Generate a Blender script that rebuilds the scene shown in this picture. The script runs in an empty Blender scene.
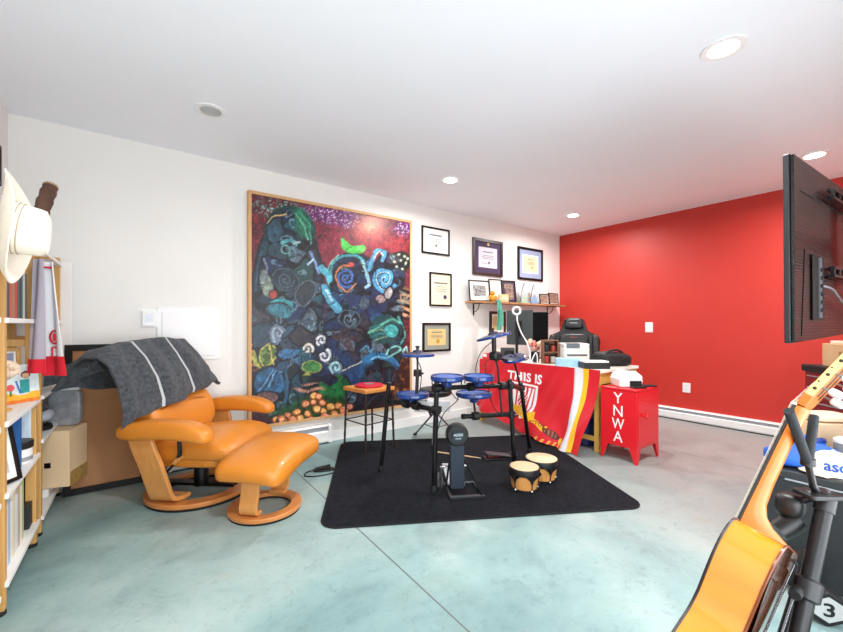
TEAL_A=(108,138,140); TEAL_B=(142,170,169); TEAL_C=(172,190,187); GREYF=(162,162,160)
LENS=22; DOWN=33; WIN_FILL=88; EXPO=0.03
GBACK=.18
import bpy, bmesh, math, random
import numpy as np
from mathutils import Matrix, Vector, Quaternion
from mathutils.bvhtree import BVHTree
random.seed(4)
SC = bpy.context.scene
COL = SC.collection
PI = math.pi
V = Vector

# ------------------------------------------------------------------ helpers
def lin(c):
    def f(v):
        v /= 255.0
        return v/12.92 if v <= .04045 else ((v+.055)/1.055)**2.4
    return (f(c[0]), f(c[1]), f(c[2]), 1)

def mat(name, col, rough=.5, metal=0, var=.0, vscale=8, bump=0, bscale=60, emit=0, coat=0, spec=None, stretch=None, col2=None, sheen=0, trans=0):
    m = bpy.data.materials.new(name); m.use_nodes = True
    nt = m.node_tree; N = nt.nodes; L = nt.links; b = N['Principled BSDF']
    b.inputs['Roughness'].default_value = rough
    b.inputs['Metallic'].default_value = metal
    b.inputs['Coat Weight'].default_value = coat
    if spec is not None: b.inputs['Specular IOR Level'].default_value = spec
    if sheen: b.inputs['Sheen Weight'].default_value = sheen
    if trans: b.inputs['Transmission Weight'].default_value = trans
    c = lin(col)
    tc = N.new('ShaderNodeTexCoord'); mp = N.new('ShaderNodeMapping')
    L.new(tc.outputs['Object'], mp.inputs['Vector'])
    if stretch: mp.inputs['Scale'].default_value = stretch
    nz = N.new('ShaderNodeTexNoise'); nz.inputs['Scale'].default_value = vscale; nz.inputs['Detail'].default_value = 5
    L.new(mp.outputs[0], nz.inputs['Vector'])
    rp = N.new('ShaderNodeValToRGB')
    rp.color_ramp.elements[0].position = .3; rp.color_ramp.elements[1].position = .7
    if col2 is None:
        rp.color_ramp.elements[0].color = tuple(x*(1-var) for x in c[:3])+(1,)
        rp.color_ramp.elements[1].color = tuple(min(1, x*(1+var)) for x in c[:3])+(1,)
    else:
        rp.color_ramp.elements[0].color = c; rp.color_ramp.elements[1].color = lin(col2)
    L.new(nz.outputs['Fac'], rp.inputs['Fac'])
    L.new(rp.outputs['Color'], b.inputs['Base Color'])
    if emit:
        L.new(rp.outputs['Color'], b.inputs['Emission Color']); b.inputs['Emission Strength'].default_value = emit
    if bump:
        n2 = N.new('ShaderNodeTexNoise'); n2.inputs['Scale'].default_value = bscale; n2.inputs['Detail'].default_value = 4
        L.new(mp.outputs[0], n2.inputs['Vector'])
        bp = N.new('ShaderNodeBump'); bp.inputs['Strength'].default_value = bump; bp.inputs['Distance'].default_value = .01
        L.new(n2.outputs['Fac'], bp.inputs['Height']); L.new(bp.outputs[0], b.inputs['Normal'])
    return m

def colattr_mat(name, rough=.6, bump=0, bscale=60, coat=0):
    m = bpy.data.materials.new(name); m.use_nodes = True
    nt = m.node_tree; N = nt.nodes; L = nt.links; b = N['Principled BSDF']
    a = N.new('ShaderNodeVertexColor'); a.layer_name = 'Col'
    L.new(a.outputs['Color'], b.inputs['Base Color'])
    b.inputs['Roughness'].default_value = rough; b.inputs['Coat Weight'].default_value = coat
    if bump:
        tc = N.new('ShaderNodeTexCoord'); n2 = N.new('ShaderNodeTexNoise'); n2.inputs['Scale'].default_value = bscale
        L.new(tc.outputs['Object'], n2.inputs['Vector'])
        bp = N.new('ShaderNodeBump'); bp.inputs['Strength'].default_value = bump; bp.inputs['Distance'].default_value = .005
        L.new(n2.outputs['Fac'], bp.inputs['Height']); L.new(bp.outputs[0], b.inputs['Normal'])
    return m

def basis(d):
    d = V(d).normalized()
    a = V((0, 0, 1)) if abs(d.z) < .9 else V((1, 0, 0))
    x = a.cross(d).normalized(); y = d.cross(x)
    return x, y, d

class MB:
    """collects shapes, then links them as one mesh object"""
    def __init__(s): s.v = []; s.f = []
    def add(s, vs, fs, M=None):
        o = len(s.v)
        for p in vs: s.v.append(V(p) if M is None else M @ V(p))
        for f in fs: s.f.append(tuple(i+o for i in f))
        return s
    def box(s, lo, hi, M=None):
        x0, y0, z0 = lo; x1, y1, z1 = hi
        return s.add([(x0,y0,z0),(x1,y0,z0),(x1,y1,z0),(x0,y1,z0),(x0,y0,z1),(x1,y0,z1),(x1,y1,z1),(x0,y1,z1)],
              [(0,3,2,1),(4,5,6,7),(0,1,5,4),(1,2,6,5),(2,3,7,6),(3,0,4,7)], M)
    def tube(s, pts, r, n=10, closed=False, cap=True, flat=1.0):
        pts = [V(p) for p in pts]; k = len(pts)
        rs = r if isinstance(r, (list, tuple)) else [r]*k
        d0 = (pts[1]-pts[0]).normalized(); x, y, _ = basis(d0)
        rings = []
        for i in range(k):
            if closed: d = (pts[(i+1) % k]-pts[i-1])
            elif i == 0: d = pts[1]-pts[0]
            elif i == k-1: d = pts[-1]-pts[-2]
            else: d = (pts[i+1]-pts[i]).normalized()+(pts[i]-pts[i-1]).normalized()
            d.normalize(); x = (x-d*x.dot(d)).normalized(); y = d.cross(x)
            rings.append([pts[i]+(x*math.cos(2*PI*j/n)+y*math.sin(2*PI*j/n)*flat)*rs[i] for j in range(n)])
        vs = [p for rg in rings for p in rg]; fs = []
        m = k if closed else k-1
        for i in range(m):
            a = i*n; b = ((i+1) % k)*n
            for j in range(n): fs.append((a+j, a+(j+1) % n, b+(j+1) % n, b+j))
        if cap and not closed:
            fs.append(tuple(range(n-1, -1, -1))); fs.append(tuple(range((k-1)*n, k*n)))
        return s.add(vs, fs)
    def lathe(s, prof, c=(0,0,0), d=(0,0,1), n=28, sx=1, sy=1):
        x, y, d = basis(d); c = V(c); k = len(prof); vs = []; fs = []
        for r, h in prof:
            for j in range(n):
                a = 2*PI*j/n; vs.append(c+x*(r*sx*math.cos(a))+y*(r*sy*math.sin(a))+d*h)
        for i in range(k-1):
            for j in range(n): fs.append((i*n+j, i*n+(j+1) % n, (i+1)*n+(j+1) % n, (i+1)*n+j))
        if prof[0][0] > 1e-6: fs.append(tuple(range(n-1, -1, -1)))
        if prof[-1][0] > 1e-6: fs.append(tuple(range((k-1)*n, k*n)))
        return s.add(vs, fs)
    def disc(s, c, d, r, h, n=28): return s.lathe([(r, -h/2), (r, h/2)], c, d, n)
    def ball(s, c, r, n=14, sc=(1,1,1), M=None):
        vs = []; fs = []; k = n//2
        for i in range(k+1):
            t = PI*i/k
            for j in range(n):
                a = 2*PI*j/n
                vs.append((c[0]+r*sc[0]*math.sin(t)*math.cos(a), c[1]+r*sc[1]*math.sin(t)*math.sin(a), c[2]-r*sc[2]*math.cos(t)))
        for i in range(k):
            for j in range(n): fs.append((i*n+j, i*n+(j+1) % n, (i+1)*n+(j+1) % n, (i+1)*n+j))
        return s.add(vs, fs, M)
    def prism(s, poly, h, M=None, z0=0):
        """polygon in local xy, extruded from z0 to z0+h"""
        n = len(poly)
        vs = [(p[0], p[1], z0) for p in poly]+[(p[0], p[1], z0+h) for p in poly]
        fs = [tuple(range(n-1, -1, -1)), tuple(range(n, 2*n))]
        for i in range(n): fs.append((i, (i+1) % n, n+(i+1) % n, n+i))
        return s.add(vs, fs, M)
    def ring(s, R, r0, r1, M=None, n=48, z0=0, z1=.03, sx=1, sy=1):
        """flat ring with inner radius r0 and outer radius r1"""
        vs = []; fs = []
        for j in range(n):
            a = 2*PI*j/n; c, q = math.cos(a)*sx, math.sin(a)*sy
            vs += [(r0*c, r0*q, z0), (r1*c, r1*q, z0), (r1*c, r1*q, z1), (r0*c, r0*q, z1)]
        for j in range(n):
            a = 4*j; b = 4*((j+1) % n)
            for q in range(4): fs.append((a+q, b+q, b+(q+1) % 4, a+(q+1) % 4))
        return s.add(vs, [f[::-1] for f in fs], M)
    def cushion(s, hx, hy, hz, M=None, e=.35, n=28, m=14, e2=None, warp=None):
        """superellipsoid pillow"""
        e2 = e if e2 is None else e2
        def pw(v, p): return math.copysign(abs(v)**p, v)
        vs = []; fs = []
        for i in range(m+1):
            t = -PI/2+PI*i/m
            for j in range(n):
                a = 2*PI*j/n
                p = [hx*pw(math.cos(t), e2)*pw(math.cos(a), e), hy*pw(math.cos(t), e2)*pw(math.sin(a), e), hz*pw(math.sin(t), e2)]
                if warp: p = warp(p)
                vs.append(p)
        for i in range(m):
            for j in range(n): fs.append((i*n+j, i*n+(j+1) % n, (i+1)*n+(j+1) % n, (i+1)*n+j))
        return s.add(vs, fs, M)
    def sheet(s, fn, nu, nv, thick=0):
        """surface fn(u,v) -> point; thick > 0 makes a two sided slab"""
        P = [[V(fn(i/nu, j/nv)) for j in range(nv+1)] for i in range(nu+1)]
        vs = [p for r in P for p in r]; w = nv+1; fs = []
        for i in range(nu):
            for j in range(nv): fs.append((i*w+j, (i+1)*w+j, (i+1)*w+j+1, i*w+j+1))
        if thick:
            off = len(vs); ns = []
            for i in range(nu+1):
                for j in range(nv+1):
                    a = P[min(i+1, nu)][j]-P[max(i-1, 0)][j]; b = P[i][min(j+1, nv)]-P[i][max(j-1, 0)]
                    q = a.cross(b); q = q.normalized() if q.length > 1e-9 else V((0,0,1)); ns.append(q)
            vs += [vs[i]-ns[i]*thick for i in range(off)]
            fs2 = [tuple(off+k for k in f[::-1]) for f in fs]
            for i in range(nu):
                fs2.append((i*w, off+i*w, off+(i+1)*w, (i+1)*w))
                fs2.append((i*w+nv, (i+1)*w+nv, off+(i+1)*w+nv, off+i*w+nv))
            for j in range(nv):
                fs2.append((j, j+1, off+j+1, off+j))
                fs2.append((nu*w+j, off+nu*w+j, off+nu*w+j+1, nu*w+j+1))
            fs += fs2
        return s.add(vs, fs)
    def build(s, name, m, parent=None, smooth=False, bevel=0, subd=0, base=None, angle=35, seg=2):
        me = bpy.data.meshes.new(name)
        if parent is not None: off = BASE[parent.name]
        else:
            if base is None:
                xs = [p.x for p in s.v]; ys = [p.y for p in s.v]; zs = [p.z for p in s.v]
                base = V(((min(xs)+max(xs))/2, (min(ys)+max(ys))/2, min(zs)))
            off = V(base)
        me.from_pydata([p-off for p in s.v], [], s.f)
        bm = bmesh.new(); bm.from_mesh(me); bmesh.ops.recalc_face_normals(bm, faces=bm.faces); bm.to_mesh(me); bm.free()
        o = bpy.data.objects.new(name, me); COL.objects.link(o)
        me.materials.append(m)
        if parent is not None: o.parent = parent
        else: o.location = off
        BASE[o.name] = off
        if bevel:
            b = o.modifiers.new('bevel', 'BEVEL'); b.width = bevel; b.segments = seg; b.limit_method = 'ANGLE'; b.angle_limit = math.radians(40)
        if subd:
            q = o.modifiers.new('subd', 'SUBSURF'); q.levels = subd; q.render_levels = subd
        if smooth:
            for p in me.polygons: p.use_smooth = True
            if not subd:
                try: me.set_sharp_from_angle(angle=math.radians(angle))
                except Exception: pass
        return o
BASE = {}

def thing(name, label, cat, loc, group=None):
    o = bpy.data.objects.new(name, None); COL.objects.link(o); o.location = loc; o.empty_display_size = .05
    o['label'] = label; o['category'] = cat
    if group: o['group'] = group
    BASE[o.name] = V(loc); return o
def tag(o, label, cat, group=None):
    o['label'] = label; o['category'] = cat
    if group: o['group'] = group
    return o
def struct(o): o['kind'] = 'structure'; return o
def dup(root, loc, rotz=0, label=None, group=None):
    r = root.copy(); COL.objects.link(r); r.location = loc; r.rotation_euler = (0, 0, rotz)
    if label: r['label'] = label
    if group: r['group'] = group
    for ch in list(root.children):
        c = ch.copy(); COL.objects.link(c); c.parent = r
        for g in list(ch.children):
            d = g.copy(); COL.objects.link(d); d.parent = c
    return r

def text_mesh(txt, size=1.0, spacing=1.0, bold=0.0):
    """letters as a flat triangulated outline: (verts, faces, width, height), starting at the origin"""
    cu = bpy.data.curves.new('letters', 'FONT'); cu.body = txt; cu.size = size; cu.space_character = spacing; cu.offset = bold
    cu.resolution_u = 3
    o = bpy.data.objects.new('letters', cu); COL.objects.link(o)
    bpy.context.view_layer.update()
    me = bpy.data.meshes.new_from_object(o.evaluated_get(bpy.context.evaluated_depsgraph_get()))
    vs = [v.co.copy() for v in me.vertices]; fs = [tuple(p.vertices) for p in me.polygons]
    bpy.data.objects.remove(o); bpy.data.curves.remove(cu); bpy.data.meshes.remove(me)
    x0 = min(v.x for v in vs); x1 = max(v.x for v in vs); y0 = min(v.y for v in vs); y1 = max(v.y for v in vs)
    return [V((v.x-x0, v.y-y0, 0)) for v in vs], fs, x1-x0, y1-y0
def lettering(name, txt, m, parent, origin, xdir, ydir, w, h, lift=.001, bold=0):
    vs, fs, tw, th = text_mesh(txt, 1, 1, bold)
    xd = V(xdir).normalized(); yd = V(ydir).normalized(); n = xd.cross(yd)
    mb = MB(); mb.add([V(origin)+xd*(v.x*w/tw)+yd*(v.y*h/th)+n*lift for v in vs], fs)
    mb.add([V(origin)+xd*(v.x*w/tw)+yd*(v.y*h/th)+n*lift*.3 for v in vs], [f[::-1] for f in fs])
    return mb.build(name, m, parent)

def frame_M(o, x, y, z):
    x = V(x).normalized(); z = V(z).normalized(); y = V(y).normalized()
    return Matrix(((x.x, y.x, z.x, o[0]), (x.y, y.y, z.y, o[1]), (x.z, y.z, z.z, o[2]), (0,0,0,1)))
def rotz(a, o=(0,0,0)): return Matrix.Translation(V(o)) @ Matrix.Rotation(a, 4, 'Z')
def spline(pts, n=8):
    """Catmull-Rom through the points"""
    P = [V(p) for p in pts]; P = [P[0]*2-P[1]]+P+[P[-1]*2-P[-2]]; out = []
    for i in range(1, len(P)-2):
        a, b, c, d = P[i-1:i+3]
        for k in range(n):
            t = k/n
            out.append(.5*((2*b)+(c-a)*t+(2*a-5*b+4*c-d)*t*t+(3*b-a-3*c+d)*t**3))
    out.append(P[-2]); return out
def round_rect(x0, y0, x1, y1, r, n=6):
    out = []
    for cx, cy, a0 in ((x1-r, y0+r, -90), (x1-r, y1-r, 0), (x0+r, y1-r, 90), (x0+r, y0+r, 180)):
        for k in range(n+1):
            a = math.radians(a0+90*k/n); out.append((cx+r*math.cos(a), cy+r*math.sin(a)))
    return out

# value noise on arrays
def vnoise(x, y, seed=0):
    rng = np.random.RandomState(seed); T = rng.rand(64, 64)
    xi = np.floor(x).astype(int); yi = np.floor(y).astype(int); fx = x-xi; fy = y-yi
    fx = fx*fx*(3-2*fx); fy = fy*fy*(3-2*fy)
    a = T[xi % 64, yi % 64]; b = T[(xi+1) % 64, yi % 64]; c = T[xi % 64, (yi+1) % 64]; d = T[(xi+1) % 64, (yi+1) % 64]
    return (a*(1-fx)+b*fx)*(1-fy)+(c*(1-fx)+d*fx)*fy
def fbm(x, y, seed=0, o=4):
    t = 0; a = .5
    for k in range(o): t = t+a*vnoise(x*2**k, y*2**k, seed+k); a *= .5
    return t

# ------------------------------------------------------------------ dimensions of the room
XL, XR, YB, YF, ZC = -.744, 5.783, 3.963, -.5, 2.753

# ------------------------------------------------------------------ materials
white_wall = mat('white wall paint', (238,237,233), .7, var=.012, vscale=2, bump=.03, bscale=220)
red_wall = mat('red wall paint', (198,50,39), .5, var=.03, vscale=2, bump=.03, bscale=220)
ceil_m = mat('ceiling paint', (244,247,252), .8, var=.01, vscale=2, bump=.03, bscale=200)
trim_m = mat('white enamel', (240,240,240), .35)
grey_m = mat('grey enamel', (150,155,160), .45)
black_p = mat('black plastic', (22,23,25), .42, var=.1)
black_s = mat('satin black metal', (18,19,22), .32, metal=.3)
rubber = mat('black rubber', (12,12,13), .7)
dark_gap = mat('dark slot', (70,74,80), .6)
leather = mat('orange leather', (212,130,40), .36, var=.06, vscale=6, bump=.12, bscale=160, coat=.1)
seam_m = mat('orange leather seam', (170,88,18), .55)
maple = mat('warm bentwood', (214,146,78), .36, var=.1, vscale=5, stretch=(6,6,.6), coat=.25)
ringwood = mat('reddish bentwood', (204,130,68), .36, var=.12, vscale=4, stretch=(1,1,6), coat=.25)
pine = mat('pine wood', (206,158,92), .5, var=.12, vscale=4, stretch=(8,8,.6), bump=.03)
shelf_white = mat('white shelf board', (242,241,238), .4)
chrome = mat('chrome', (205,208,212), .2, metal=1)
steel = mat('brushed steel', (150,152,156), .35, metal=1)
blue_drum = mat('blue drum shell', (14,56,126), .25, coat=.4)
mesh_head = mat('blue drum pad face', (44,86,164), .5)
cym_m = mat('dark blue rubber cymbal', (18,28,66), .4, coat=.15)
navy_m = mat('dark navy rubber', (26,38,54), .55)
rug_m = mat('black rug pile', (29,31,37), .95, var=.35, vscale=40, bump=.6, bscale=700, spec=.15)
rug_edge = mat('black rug binding', (14,14,16), .9)
white_p = mat('white plastic', (238,238,238), .35)
paper_m = mat('white paper', (240,238,232), .7)
kraft = mat('kraft cardboard', (196,156,110), .8, var=.08, vscale=6)
brown_card = mat('brown backing board', (182,130,88), .8, var=.12, vscale=4)
frame_black = mat('black picture frame', (15,13,13), .45, spec=.25)

# ------------------------------------------------------------------ the room
def slab(name, lo, hi, m): return struct(MB().box(lo, hi).build(name, m))
# stained concrete floor
fm = bpy.data.materials.new('teal stained concrete'); fm.use_nodes = True
nt = fm.node_tree; N = nt.nodes; L = nt.links; bs = N['Principled BSDF']
tc = N.new('ShaderNodeTexCoord')
def noise(scale, detail=6, dist=0, vec=None, rough=.55):
    n = N.new('ShaderNodeTexNoise'); n.inputs['Scale'].default_value = scale; n.inputs['Detail'].default_value = detail
    n.inputs['Distortion'].default_value = dist; n.inputs['Roughness'].default_value = rough
    L.new(vec or tc.outputs['Object'], n.inputs['Vector']); return n
def ramp(inp, stops):
    r = N.new('ShaderNodeValToRGB'); e = r.color_ramp.elements
    while len(e) < len(stops): e.new(.5)
    for q, (p, c) in zip(e, stops): q.position = p; q.color = c
    L.new(inp, r.inputs['Fac']); return r
def mix(f, a, b, bt='MIX'):
    m = N.new('ShaderNodeMix'); m.data_type = 'RGBA'; m.blend_type = bt
    if isinstance(f, float): m.inputs['Factor'].default_value = f
    else: L.new(f, m.inputs['Factor'])
    for s, k in ((a, 6), (b, 7)):
        if isinstance(s, tuple): m.inputs[k].default_value = s
        else: L.new(s, m.inputs[k])
    return m.outputs[2]
n1 = noise(.9, 5, .6); n2 = noise(3.2, 7, .4, rough=.65); n3 = noise(26, 8, .6, rough=.7)
c1 = ramp(n1.outputs['Fac'], [(.3, lin(TEAL_A)), (.5, lin(TEAL_B)), (.68, lin(TEAL_C))]).outputs['Color']
sp = N.new('ShaderNodeSeparateXYZ'); L.new(tc.outputs['Object'], sp.inputs[0])
# the stain turns from turquoise to bare grey towards the red wall
gr = N.new('ShaderNodeMapRange'); gr.inputs['From Min'].default_value = -.6; gr.inputs['From Max'].default_value = 1.6
ad = N.new('ShaderNodeMath'); ad.operation = 'ADD'; L.new(sp.outputs['X'], ad.inputs[0])
ml = N.new('ShaderNodeMath'); ml.operation = 'MULTIPLY_ADD'; L.new(n1.outputs['Fac'], ml.inputs[0]); ml.inputs[1].default_value = 2.4; ml.inputs[2].default_value = -1.2
L.new(ml.outputs[0], ad.inputs[1]); L.new(ad.outputs[0], gr.inputs['Value'])
c2 = mix(gr.outputs[0], c1, lin(GREYF))
v2 = ramp(n2.outputs['Fac'], [(.28, (.72,.74,.76,1)), (.45, (.93,.94,.94,1)), (.54, (1,1,1,1)), (.72, (1.0,.94,.89,1))]).outputs['Color']
c3 = mix(1.0, c2, v2, 'MULTIPLY')
v3 = ramp(n3.outputs['Fac'], [(.34, (.83,.84,.84,1)), (.46, (1,1,1,1)), (.6, (1,1,1,1)), (.7, (.9,.88,.85,1))]).outputs['Color']
c3 = mix(1.0, c3, v3, 'MULTIPLY')
n4 = noise(5, 3, 1.5); st = ramp(n4.outputs['Fac'], [(.72, (0,0,0,1)), (.8, (.45,.45,.45,1))]).outputs['Color']
c3 = mix(st, c3, lin((150,120,96)))
# control joints cut in the slab
def line(axis, pos, w=.004):
    a = N.new('ShaderNodeMath'); a.operation = 'SUBTRACT'; L.new(sp.outputs[axis], a.inputs[0]); a.inputs[1].default_value = pos
    b = N.new('ShaderNodeMath'); b.operation = 'ABSOLUTE'; L.new(a.outputs[0], b.inputs[0])
    c = N.new('ShaderNodeMath'); c.operation = 'LESS_THAN'; L.new(b.outputs[0], c.inputs[0]); c.inputs[1].default_value = w
    return c.outputs[0]
cx0 = (XL+XR)/2; cy0 = (YB+YF)/2
j1 = line('X', 1.09-cx0); j2 = line('X', 4.3-cx0)
mx = N.new('ShaderNodeMath'); mx.operation = 'MAXIMUM'; L.new(j1, mx.inputs[0]); L.new(j2, mx.inputs[1])
c3 = mix(mx.outputs[0], c3, lin((92,96,96)))
L.new(c3, bs.inputs['Base Color'])
rr = N.new('ShaderNodeMapRange'); rr.inputs['To Min'].default_value = .3; rr.inputs['To Max'].default_value = .55
L.new(n2.outputs['Fac'], rr.inputs['Value']); L.new(rr.outputs[0], bs.inputs['Roughness'])
bs.inputs['Specular IOR Level'].default_value = .35
bpn = N.new('ShaderNodeBump'); bpn.inputs['Strength'].default_value = .05; bpn.inputs['Distance'].default_value = .01
L.new(n3.outputs['Fac'], bpn.inputs['Height']); L.new(bpn.outputs[0], bs.inputs['Normal'])
slab('floor', (XL-.1, YF-.1, -.1), (XR+.1, YB+.1, 0), fm)
slab('ceiling', (XL-.1, YF-.1, ZC), (XR+.1, YB+.1, ZC+.1), ceil_m)
slab('wall_back', (XL-.1, YB, 0), (XR, YB+.1, ZC), white_wall)
slab('wall_right', (XR, YF-.1, 0), (XR+.1, YB+.1, ZC), red_wall)
slab('wall_left', (XL-.1, YF-.1, 0), (XL, YB, ZC), white_wall)
# front wall, behind the camera, with an unseen window opening added to let in fill light
WX0, WX1, WZ0, WZ1 = -.6, 2.6, .4, 1.75
mb = MB(); mb.box((XL, YF-.1, 0), (WX0, YF, ZC)).box((WX1, YF-.1, 0), (XR, YF, ZC)).box((WX0, YF-.1, 0), (WX1, YF, WZ0)).box((WX0, YF-.1, WZ1), (WX1, YF, ZC))
struct(mb.build('wall_front', white_wall))
mb = MB()
for x in (WX0, (WX0+WX1)/2-.025, WX1-.05): mb.box((x, YF-.0995, WZ0+.05), (x+.05, YF+.01, WZ1-.05))
mb.box((WX0, YF-.0995, WZ0), (WX1, YF+.01, WZ0+.05)).box((WX0, YF-.0995, WZ1-.05), (WX1, YF+.01, WZ1))
w1 = struct(mb.build('fill_window_1', trim_m))
gl = bpy.data.materials.new('fill window glass'); gl.use_nodes = True
gn = gl.node_tree.nodes; tr = gn.new('ShaderNodeBsdfTransparent'); gs = gn.new('ShaderNodeBsdfGlossy'); gs.inputs['Roughness'].default_value = .02
mxs = gn.new('ShaderNodeMixShader'); mxs.inputs[0].default_value = .06
gl.node_tree.links.new(tr.outputs[0], mxs.inputs[1]); gl.node_tree.links.new(gs.outputs[0], mxs.inputs[2]); gl.node_tree.links.new(mxs.outputs[0], gn['Material Output'].inputs[0])
MB().box((WX0+.05, YF-.05, WZ0+.05), (WX1-.05, YF-.045, WZ1-.05)).build('pane', gl, w1)
# baseboards and electric baseboard heaters
def heater(name, label, p0, p1, h, d, inward):
    """long white wall heater: cabinet with a sloped top, a grey outlet slot, end caps"""
    p0 = V(p0); p1 = V(p1); ax = (p1-p0).normalized(); n = V(inward); Lh = (p1-p0).length
    t = thing(name, label, 'heater', (p0+p1)/2)
    M = frame_M(p0, n, V((0,0,1)), ax) if n.cross(V((0,0,1))).dot(ax) > 0 else frame_M(p0+ax*Lh, n, V((0,0,1)), -ax)
    prof = [(0, .015), (d*.85, .015), (d, .03), (d, h*.62), (d*.9, h*.66), (d*.55, h*.7), (d*.55, h*.86), (d*.8, h*.9), (d*.62, h), (0, h)]
    MB().prism(prof, Lh, M).build('cabinet', trim_m, t)
    MB().box((d*.5, h*.68, .02), (d*.72, h*.88, Lh-.02), M).build('outlet_slot', grey_m, t)
    cap = [(0, .012), (d*1.03, .012), (d*1.03, h*.93), (d*.7, h*1.02), (0, h*1.02)]
    for z in (0, Lh-.035): MB().prism(cap, .035, M, z).build('end_cap', trim_m, t)
    MB().box((0, 0, .01), (d*.8, .02, Lh-.01), M).build('foot_strip', dark_gap, t)
    return t
heater('baseboard_heater', 'long white baseboard heater running along the foot of the red wall', (XR, -.3, 0), (XR, 3.1, 0), .155, .07, (-1,0,0))
heater('baseboard_heater', 'white baseboard heater on the white wall below the large painting', (.2, YB, 0), (1.66, YB, 0), .2, .075, (0,-1,0))
struct(MB().box((1.67, YB-.015, 0), (XR-.02, YB, .11)).build('baseboard_back', trim_m, bevel=.004))
struct(MB().box((XL, YB-.015, 0), (.19, YB, .11)).build('baseboard_back_corner', trim_m, bevel=.004))
struct(MB().box((XL, YF, 0), (XL+.015, YB-.02, .11)).build('baseboard_left', trim_m, bevel=.004))
# recessed ceiling lights
lamp_on = mat('lit lamp lens', (255,246,232), .4, emit=LENS)
lamp_off = mat('unlit lamp lens', (176,178,178), .3)
k = 0
spots = [(.414, 3.08, False, 'unlit recessed ceiling light above the draped recliner, dull lens'),
         (2.62, 3.09, True, 'lit recessed ceiling light above the drum kit, right of the painting'),
         (4.82, 3.09, True, 'lit recessed ceiling light nearest the corner of red and white walls'),
         (2.57, .745, True, 'large bright recessed ceiling light nearest the camera, left of the television'),
         (4.84, .74, True, 'bright recessed ceiling light half hidden behind the top of the television'),
         (.41, .745, True, 'recessed ceiling light above the bookshelves')]
for x, y, on, lb in spots:
    t = thing('recessed_light', lb, 'ceiling light', (x, y, ZC), 'recessed ceiling lights')
    mb = MB(); mb.ring(0, .07, .1, Matrix.Translation((x, y, 0)), 40, ZC-.008, ZC-.0005); mb.build('trim_ring', trim_m, t, smooth=True)
    mb = MB(); mb.lathe([(0, ZC-.016), (.04, ZC-.014), (.062, ZC-.009), (.0705, ZC-.003), (.0705, ZC-.0008)], (x, y, 0), n=36)
    mb.build('lens', lamp_on if on else lamp_off, t, smooth=True)
    if on:
        ld = bpy.data.lights.new('downlight', 'AREA'); ld.shape = 'DISK'; ld.size = .14; ld.energy = DOWN; ld.color = (1, .98, .955); ld.spread = math.radians(170)
        lo = bpy.data.objects.new('downlight', ld); COL.objects.link(lo); lo.location = (x, y, ZC-.02)
wl = bpy.data.lights.new('window_fill', 'AREA'); wl.shape = 'RECTANGLE'; wl.size = WX1-WX0-.1; wl.size_y = WZ1-WZ0-.1; wl.energy = WIN_FILL; wl.color = (.93, .97, 1)  # area lamp added behind the unseen opening as front fill
wo = bpy.data.objects.new('window_fill', wl); COL.objects.link(wo); wo.location = ((WX0+WX1)/2, YF-.12, (WZ0+WZ1)/2); wo.rotation_euler = (math.radians(90), 0, 0)
wd = bpy.data.worlds.new('daylight'); SC.world = wd; wd.use_nodes = True
wd.node_tree.nodes['Background'].inputs[0].default_value = (.75, .86, 1, 1); wd.node_tree.nodes['Background'].inputs[1].default_value = 1.0
# wall plates
def plate(name, label, cat, c, n, w, h, kind):
    n = V(n); x = V((0,0,1)).cross(n); M = frame_M(c, x, V((0,0,1)), n)
    t = thing(name, label, cat, c)
    MB().prism(round_rect(-w/2, -h/2, w/2, h/2, .006), .008, M).build('cover_plate', white_p, t, bevel=.002)
    if kind == 'switch': MB().box((-w*.22, -h*.28, .008), (w*.22, h*.28, .013), M).build('rocker', trim_m, t, bevel=.002)
    elif kind == 'outlet':
        for zz in (-.026, .026):
            s = MB().prism(round_rect(-.017, zz-.017, .017, zz+.017, .008), .0115, M).build('socket', trim_m, t)
            for xx in (-.008, .005): MB().box((xx, zz-.004, .0115), (xx+.003, zz+.008, .0122), M).build('slot', dark_gap, s)
    else:
        MB().prism(round_rect(-w*.42, -h*.42, w*.42, h*.42, .008), .03, M).build('housing', white_p, t, bevel=.003)
        MB().box((-w*.24, -h*.2, .03), (w*.24, h*.26, .032), M).build('display', mat('grey display', (214,218,226), .25), t)
    return t
plate('light_switch', 'white light switch plate alone on the red wall', 'switch', (XR, 2.53, 1.215), (-1,0,0), .1, .14, 'switch')
plate('power_outlet', 'white power outlet low on the red wall above the heater', 'outlet', (XR, 2.07, .43), (-1,0,0), .09, .125, 'outlet')
plate('thermostat', 'small white thermostat on the white wall left of the access panel', 'thermostat', (.077, YB, 1.302), (0,-1,0), .11, .15, 'thermostat')
t = thing('access_panel', 'flat white access panel on the white wall behind the recliner', 'panel', (.366, YB, .955))
MB().box((.13, YB-.012, .94), (.605, YB, 1.4)).build('panel_frame', trim_m, t, bevel=.004)
MB().box((.165, YB-.018, .975), (.57, YB-.012, 1.365)).build('panel_door', white_p, t, bevel=.003)
# camera
cam = bpy.data.cameras.new('camera'); co = bpy.data.objects.new('camera', cam); COL.objects.link(co)
co.location = (0, 0, 1.25); co.rotation_euler = (PI/2, 0, -.6295)
cam.sensor_width = 36; cam.lens = 36*389.6/843; cam.shift_y = -(316-324.75)/843*-1*-1
cam.clip_start = .02
SC.camera = co
SC.view_settings.view_transform = 'Standard'; SC.view_settings.look = 'None'; SC.view_settings.gamma = 1; SC.view_settings.use_curve_mapping = False
SC.view_settings.exposure = EXPO
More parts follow.
